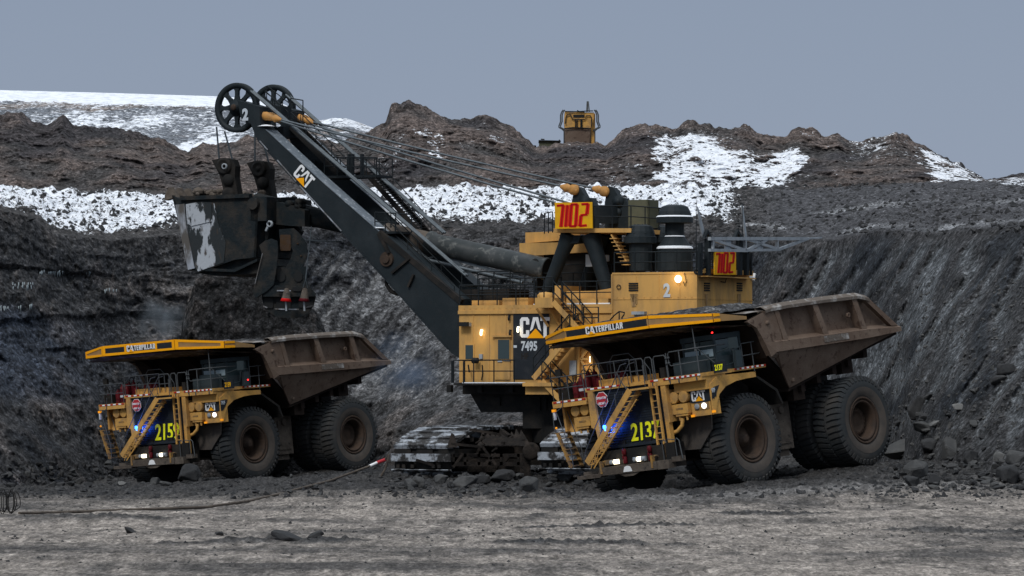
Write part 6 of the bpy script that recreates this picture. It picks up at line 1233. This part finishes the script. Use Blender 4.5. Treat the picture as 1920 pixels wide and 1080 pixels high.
# ---- supply cable with its red and white end
pts = [hit(36,964), hit(100,963), hit(160,961), hit(262,957), hit(386,953), hit(467,941), hit(520,929), hit(569,916)]
pts = [p+Vector((0,0,.04)) for p in pts]; last = pts[-1]
pts += [at(620,901,max(last.y,196)), at(674,881,203), at(693,874,204.5)]
cb_ = MB(); cb_.tube(pts, [.055]*len(pts), 8); cbr = empty('power_cable', Matrix.Translation(pts[6]), 'thick dark cable trailing over the floor to the left crawler, red and white end', 'cable')
def sub(mb, name, m, root):
    o = mb.build(name, m, root); o.location = -root.location; return o
sub(cb_, 'cable', M['mudm'], cbr); e = MB(); e.tube([at(693,874,204.5), at(706,868,205)], .075, 8); sub(e, 'white_sleeve', M['white'], cbr); e = MB(); e.tube([at(706,868,205), at(722,862,205.5)], .085, 8); sub(e, 'red_sleeve', M['stop'], cbr)
e = MB(); e.tube([at(x,y,204.5) for x,y in ((722,862),(728,852),(727,864),(722,880),(714,893))], .05, 8); sub(e, 'hanging_end', M['mudm'], cbr)
# ---- tangle of wire hoops at the left picture edge
base_ = hit(14, 964); tg_ = empty('wire_tangle', Matrix.Translation(base_), 'tangle of dark wire hoops standing at the left picture edge', 'wire tangle')
for k in range(7):
    rn2 = random.Random(k+3); a0 = rn2.uniform(0, 3.14); cx, cy = rn2.uniform(-.25,.25), rn2.uniform(-.2,.2); ra, rb = rn2.uniform(.22,.36), rn2.uniform(.36,.46); e = MB()
    P2 = []
    for i in range(22):
        t = 2*math.pi*i/22; x = ra*math.cos(t); z = .45+rb*math.sin(t); P2.append(Vector((cx+x*math.cos(a0), cy+x*math.sin(a0), z+.05*math.sin(3*t+k))))
    e.tube(P2, .017, 5, True); e.build('wire_hoop', M['dark'], tg_)
# ---- yellow machine standing behind the ridge
DM = 357.0
def Q(x, y, d=0): return at(x, y, DM+d)
mb_ = Q(1086, 285); rg = empty('mining_machine', Matrix.Translation(mb_), 'small yellow and brown machine with side pipes, seen from behind on the skyline', 'machine')
def qs(mb, name, m, root=rg, par=None):
    o = mb.build(name, m, par or root)
    if par is None: o.location = -root.location
    return o
def PZ(mb, pts, d0, d1): mb.prism([Q(x,y,d0) for x,y in pts], (0, d1-d0, 0))
e = MB(); PZ(e, [(1059,210),(1114,211),(1113,224),(1107,241),(1059,240),(1058,226)], 0, 3); PZ(e, [(1107,212),(1116,213),(1116,272),(1107,272)], .4, 3); top_ = qs(e, 'body_shell', M['yellow'])
e = MB(); PZ(e, [(1059,240),(1107,241),(1104,285),(1059,285)], .05, 3); PZ(e, [(1104,243),(1108,243),(1108,285),(1104,285)], .3, 2); PZ(e, [(1108,273),(1117,273),(1117,290),(1108,290)], .5, 2.5); qs(e, 'lower_body', M['body'])
e = MB(); PZ(e, [(1075,215),(1096,215),(1096,220),(1075,220)], -.05, 0); qs(e, 'rear_slot', M['black'])
e = MB()
for pl in ([(1061,221),(1063,215),(1070,215),(1073,223),(1077,224),(1097,224),(1099,217),(1107,217),(1109,221),(1109,238)],[(1061,221),(1060,232)],[(1079,225),(1079,239)],[(1082,225),(1082,239)],[(1089,225),(1089,239)],[(1091,225),(1091,239)],[(1058,241),(1076,239),(1108,241)],[(1082,207),(1086,209),(1102,208),(1112,208)],[(1059,209),(1073,209),(1096,210)]): e.tube([Q(x,y,-.12) for x,y in pl], .045, 6)
qs(e, 'hose', M['raild'])
for sx in (1, -1):
    X_ = (lambda x: x) if sx > 0 else (lambda x: 2172-x+1)
    e = MB()
    for o_ in (0, 3.0): e.tube([Q(X_(x+o_),y,.3) for x,y in ((1056,206),(1053,210),(1051,216),(1051,228),(1048,236),(1048,239),(1054,242),(1058,246))], .055, 6)
    e.tube([Q(X_(1057.5),246,.3), Q(X_(1057.5),274,.3)], .045, 6); qs(e, 'side_pipe', M['rail'])
e = MB(); e.tube([Q(1100,210,1),Q(1101,190,1),Q(1103,190,1),Q(1105,210,1)], .05, 6); e.tube([Q(1102,190,1),Q(1102,210,1)], .03, 5); qs(e, 'mast', M['rail'])
# ---- grey-green box body and stakes left of it
bx_ = empty('box_trailer', Matrix.Translation(Q(1030,284,4)), 'small grey-green box body half hidden behind the skyline beside the yellow machine', 'container')
e = MB(); PZ(e, [(1011,264),(1046,264.5),(1048,290),(1011,290)], 4, 7); qs(e, 'box_body', M['wood'], bx_)
e = MB(); PZ(e, [(1010,262.5),(1050,263.5),(1050,265),(1010,264.5)], 3.8, 7.2); e.tube([Q(1014,261,5),Q(1021,261.5,5)], .05); e.tube([Q(1048,262,4),Q(1051,265,4),Q(1049,268,4)], .05); qs(e, 'roof_edge', M['dark'], bx_)
for k, px in enumerate((996, 1002)):
    e = MB(); a = Q(px, 284, 2); t_ = Q(px, 274.5, 2); e.beam(a, t_, .14 if k == 0 else .3, .14); e.beam(t_, t_+Vector((0,0,.08)), .2, .2); o = e.build('stake', M['dark']); tag(o, 'thin stake on the skyline left of the green box' if k == 0 else 'thicker stake on the skyline, nearer the green box', 'stake', 'stakes on the skyline')
# ---- icicles on the left wall
IM = mat('ice', (.20,.24,.26), (.12,.15,.17), 3, .45, .6, .3, spec=.6)
rn = random.Random(77)
for (x0,x1,y0,y1,n,l0,l1) in ((74,120,508,512,20,.12,.34),(24,62,531,540,16,.2,.6),(1,16,575,580,7,.35,.7),(34,40,573,577,3,.2,.4),(54,60,570,574,4,.2,.4),(196,226,542,546,6,.15,.35),(160,175,505,512,3,.1,.3)):
    for k in range(n):
        px, py = rn.uniform(x0,x1), rn.uniform(y0,y1); p = hit(px, py)-Vector((0,.12,0)); L2 = rn.uniform(l0,l1); e = MB(); e.tube([p+Vector((0,.1,.06)), p, p-Vector((0,0,L2*.6)), p-Vector((0,0,L2))], [.035,.045,.025,.004], 5)
        tag(e.build('icicle', IM), 'icicle hanging under a ledge of the left wall', 'icicle', 'icicles on the left wall')

# ---- exhaust smoke and dust, real volumes drifting over the floor
def puff(name, c, size, dens, colr, label, seed):
    bmp = bmesh.new(); bmesh.ops.create_icosphere(bmp, subdivisions=3, radius=1.0); me = bpy.data.meshes.new(name); bmp.to_mesh(me); bmp.free()
    o = bpy.data.objects.new(name, me); col.objects.link(o); o.location = c; o.scale = size
    m = bpy.data.materials.new(name); m.use_nodes = True; nt = m.node_tree; N, L = nt.nodes, nt.links; N.clear()
    out = N.new('ShaderNodeOutputMaterial'); v = N.new('ShaderNodeVolumePrincipled'); L.new(v.outputs[0], out.inputs['Volume']); v.inputs['Color'].default_value = (*colr, 1); v.inputs['Anisotropy'].default_value = .2
    t = N.new('ShaderNodeTexCoord'); g = N.new('ShaderNodeTexGradient'); g.gradient_type = 'SPHERICAL'; L.new(t.outputs['Object'], g.inputs[0])
    n = N.new('ShaderNodeTexNoise'); n.inputs['Scale'].default_value = 1.6; n.inputs['Detail'].default_value = 4; mp = N.new('ShaderNodeMapping'); mp.inputs['Location'].default_value = (seed, 0, 0); L.new(t.outputs['Object'], mp.inputs[0]); L.new(mp.outputs[0], n.inputs[0])
    r = N.new('ShaderNodeMapRange'); r.inputs[1].default_value = .42; r.inputs[2].default_value = .70; L.new(n.outputs[0], r.inputs[0])
    a = N.new('ShaderNodeMath'); a.operation = 'MULTIPLY'; L.new(g.outputs['Fac'], a.inputs[0]); L.new(r.outputs[0], a.inputs[1]); b = N.new('ShaderNodeMath'); b.operation = 'MULTIPLY'; L.new(a.outputs[0], b.inputs[0]); b.inputs[1].default_value = dens; L.new(b.outputs[0], v.inputs['Density'])
    me.materials.append(m); return tag(o, label, 'smoke', kind='stuff')
puff('exhaust_smoke', at(752,688,243), (2.6,2.0,2.2), .5, (.30,.42,.62), 'thin blue exhaust smoke drifting behind truck 2159', 3.1)
puff('dust_cloud', at(305,600,252), (1.7,1.5,1.6), .6, (.55,.62,.68), 'small pale dust puff behind the canopy of truck 2159', 7.7)
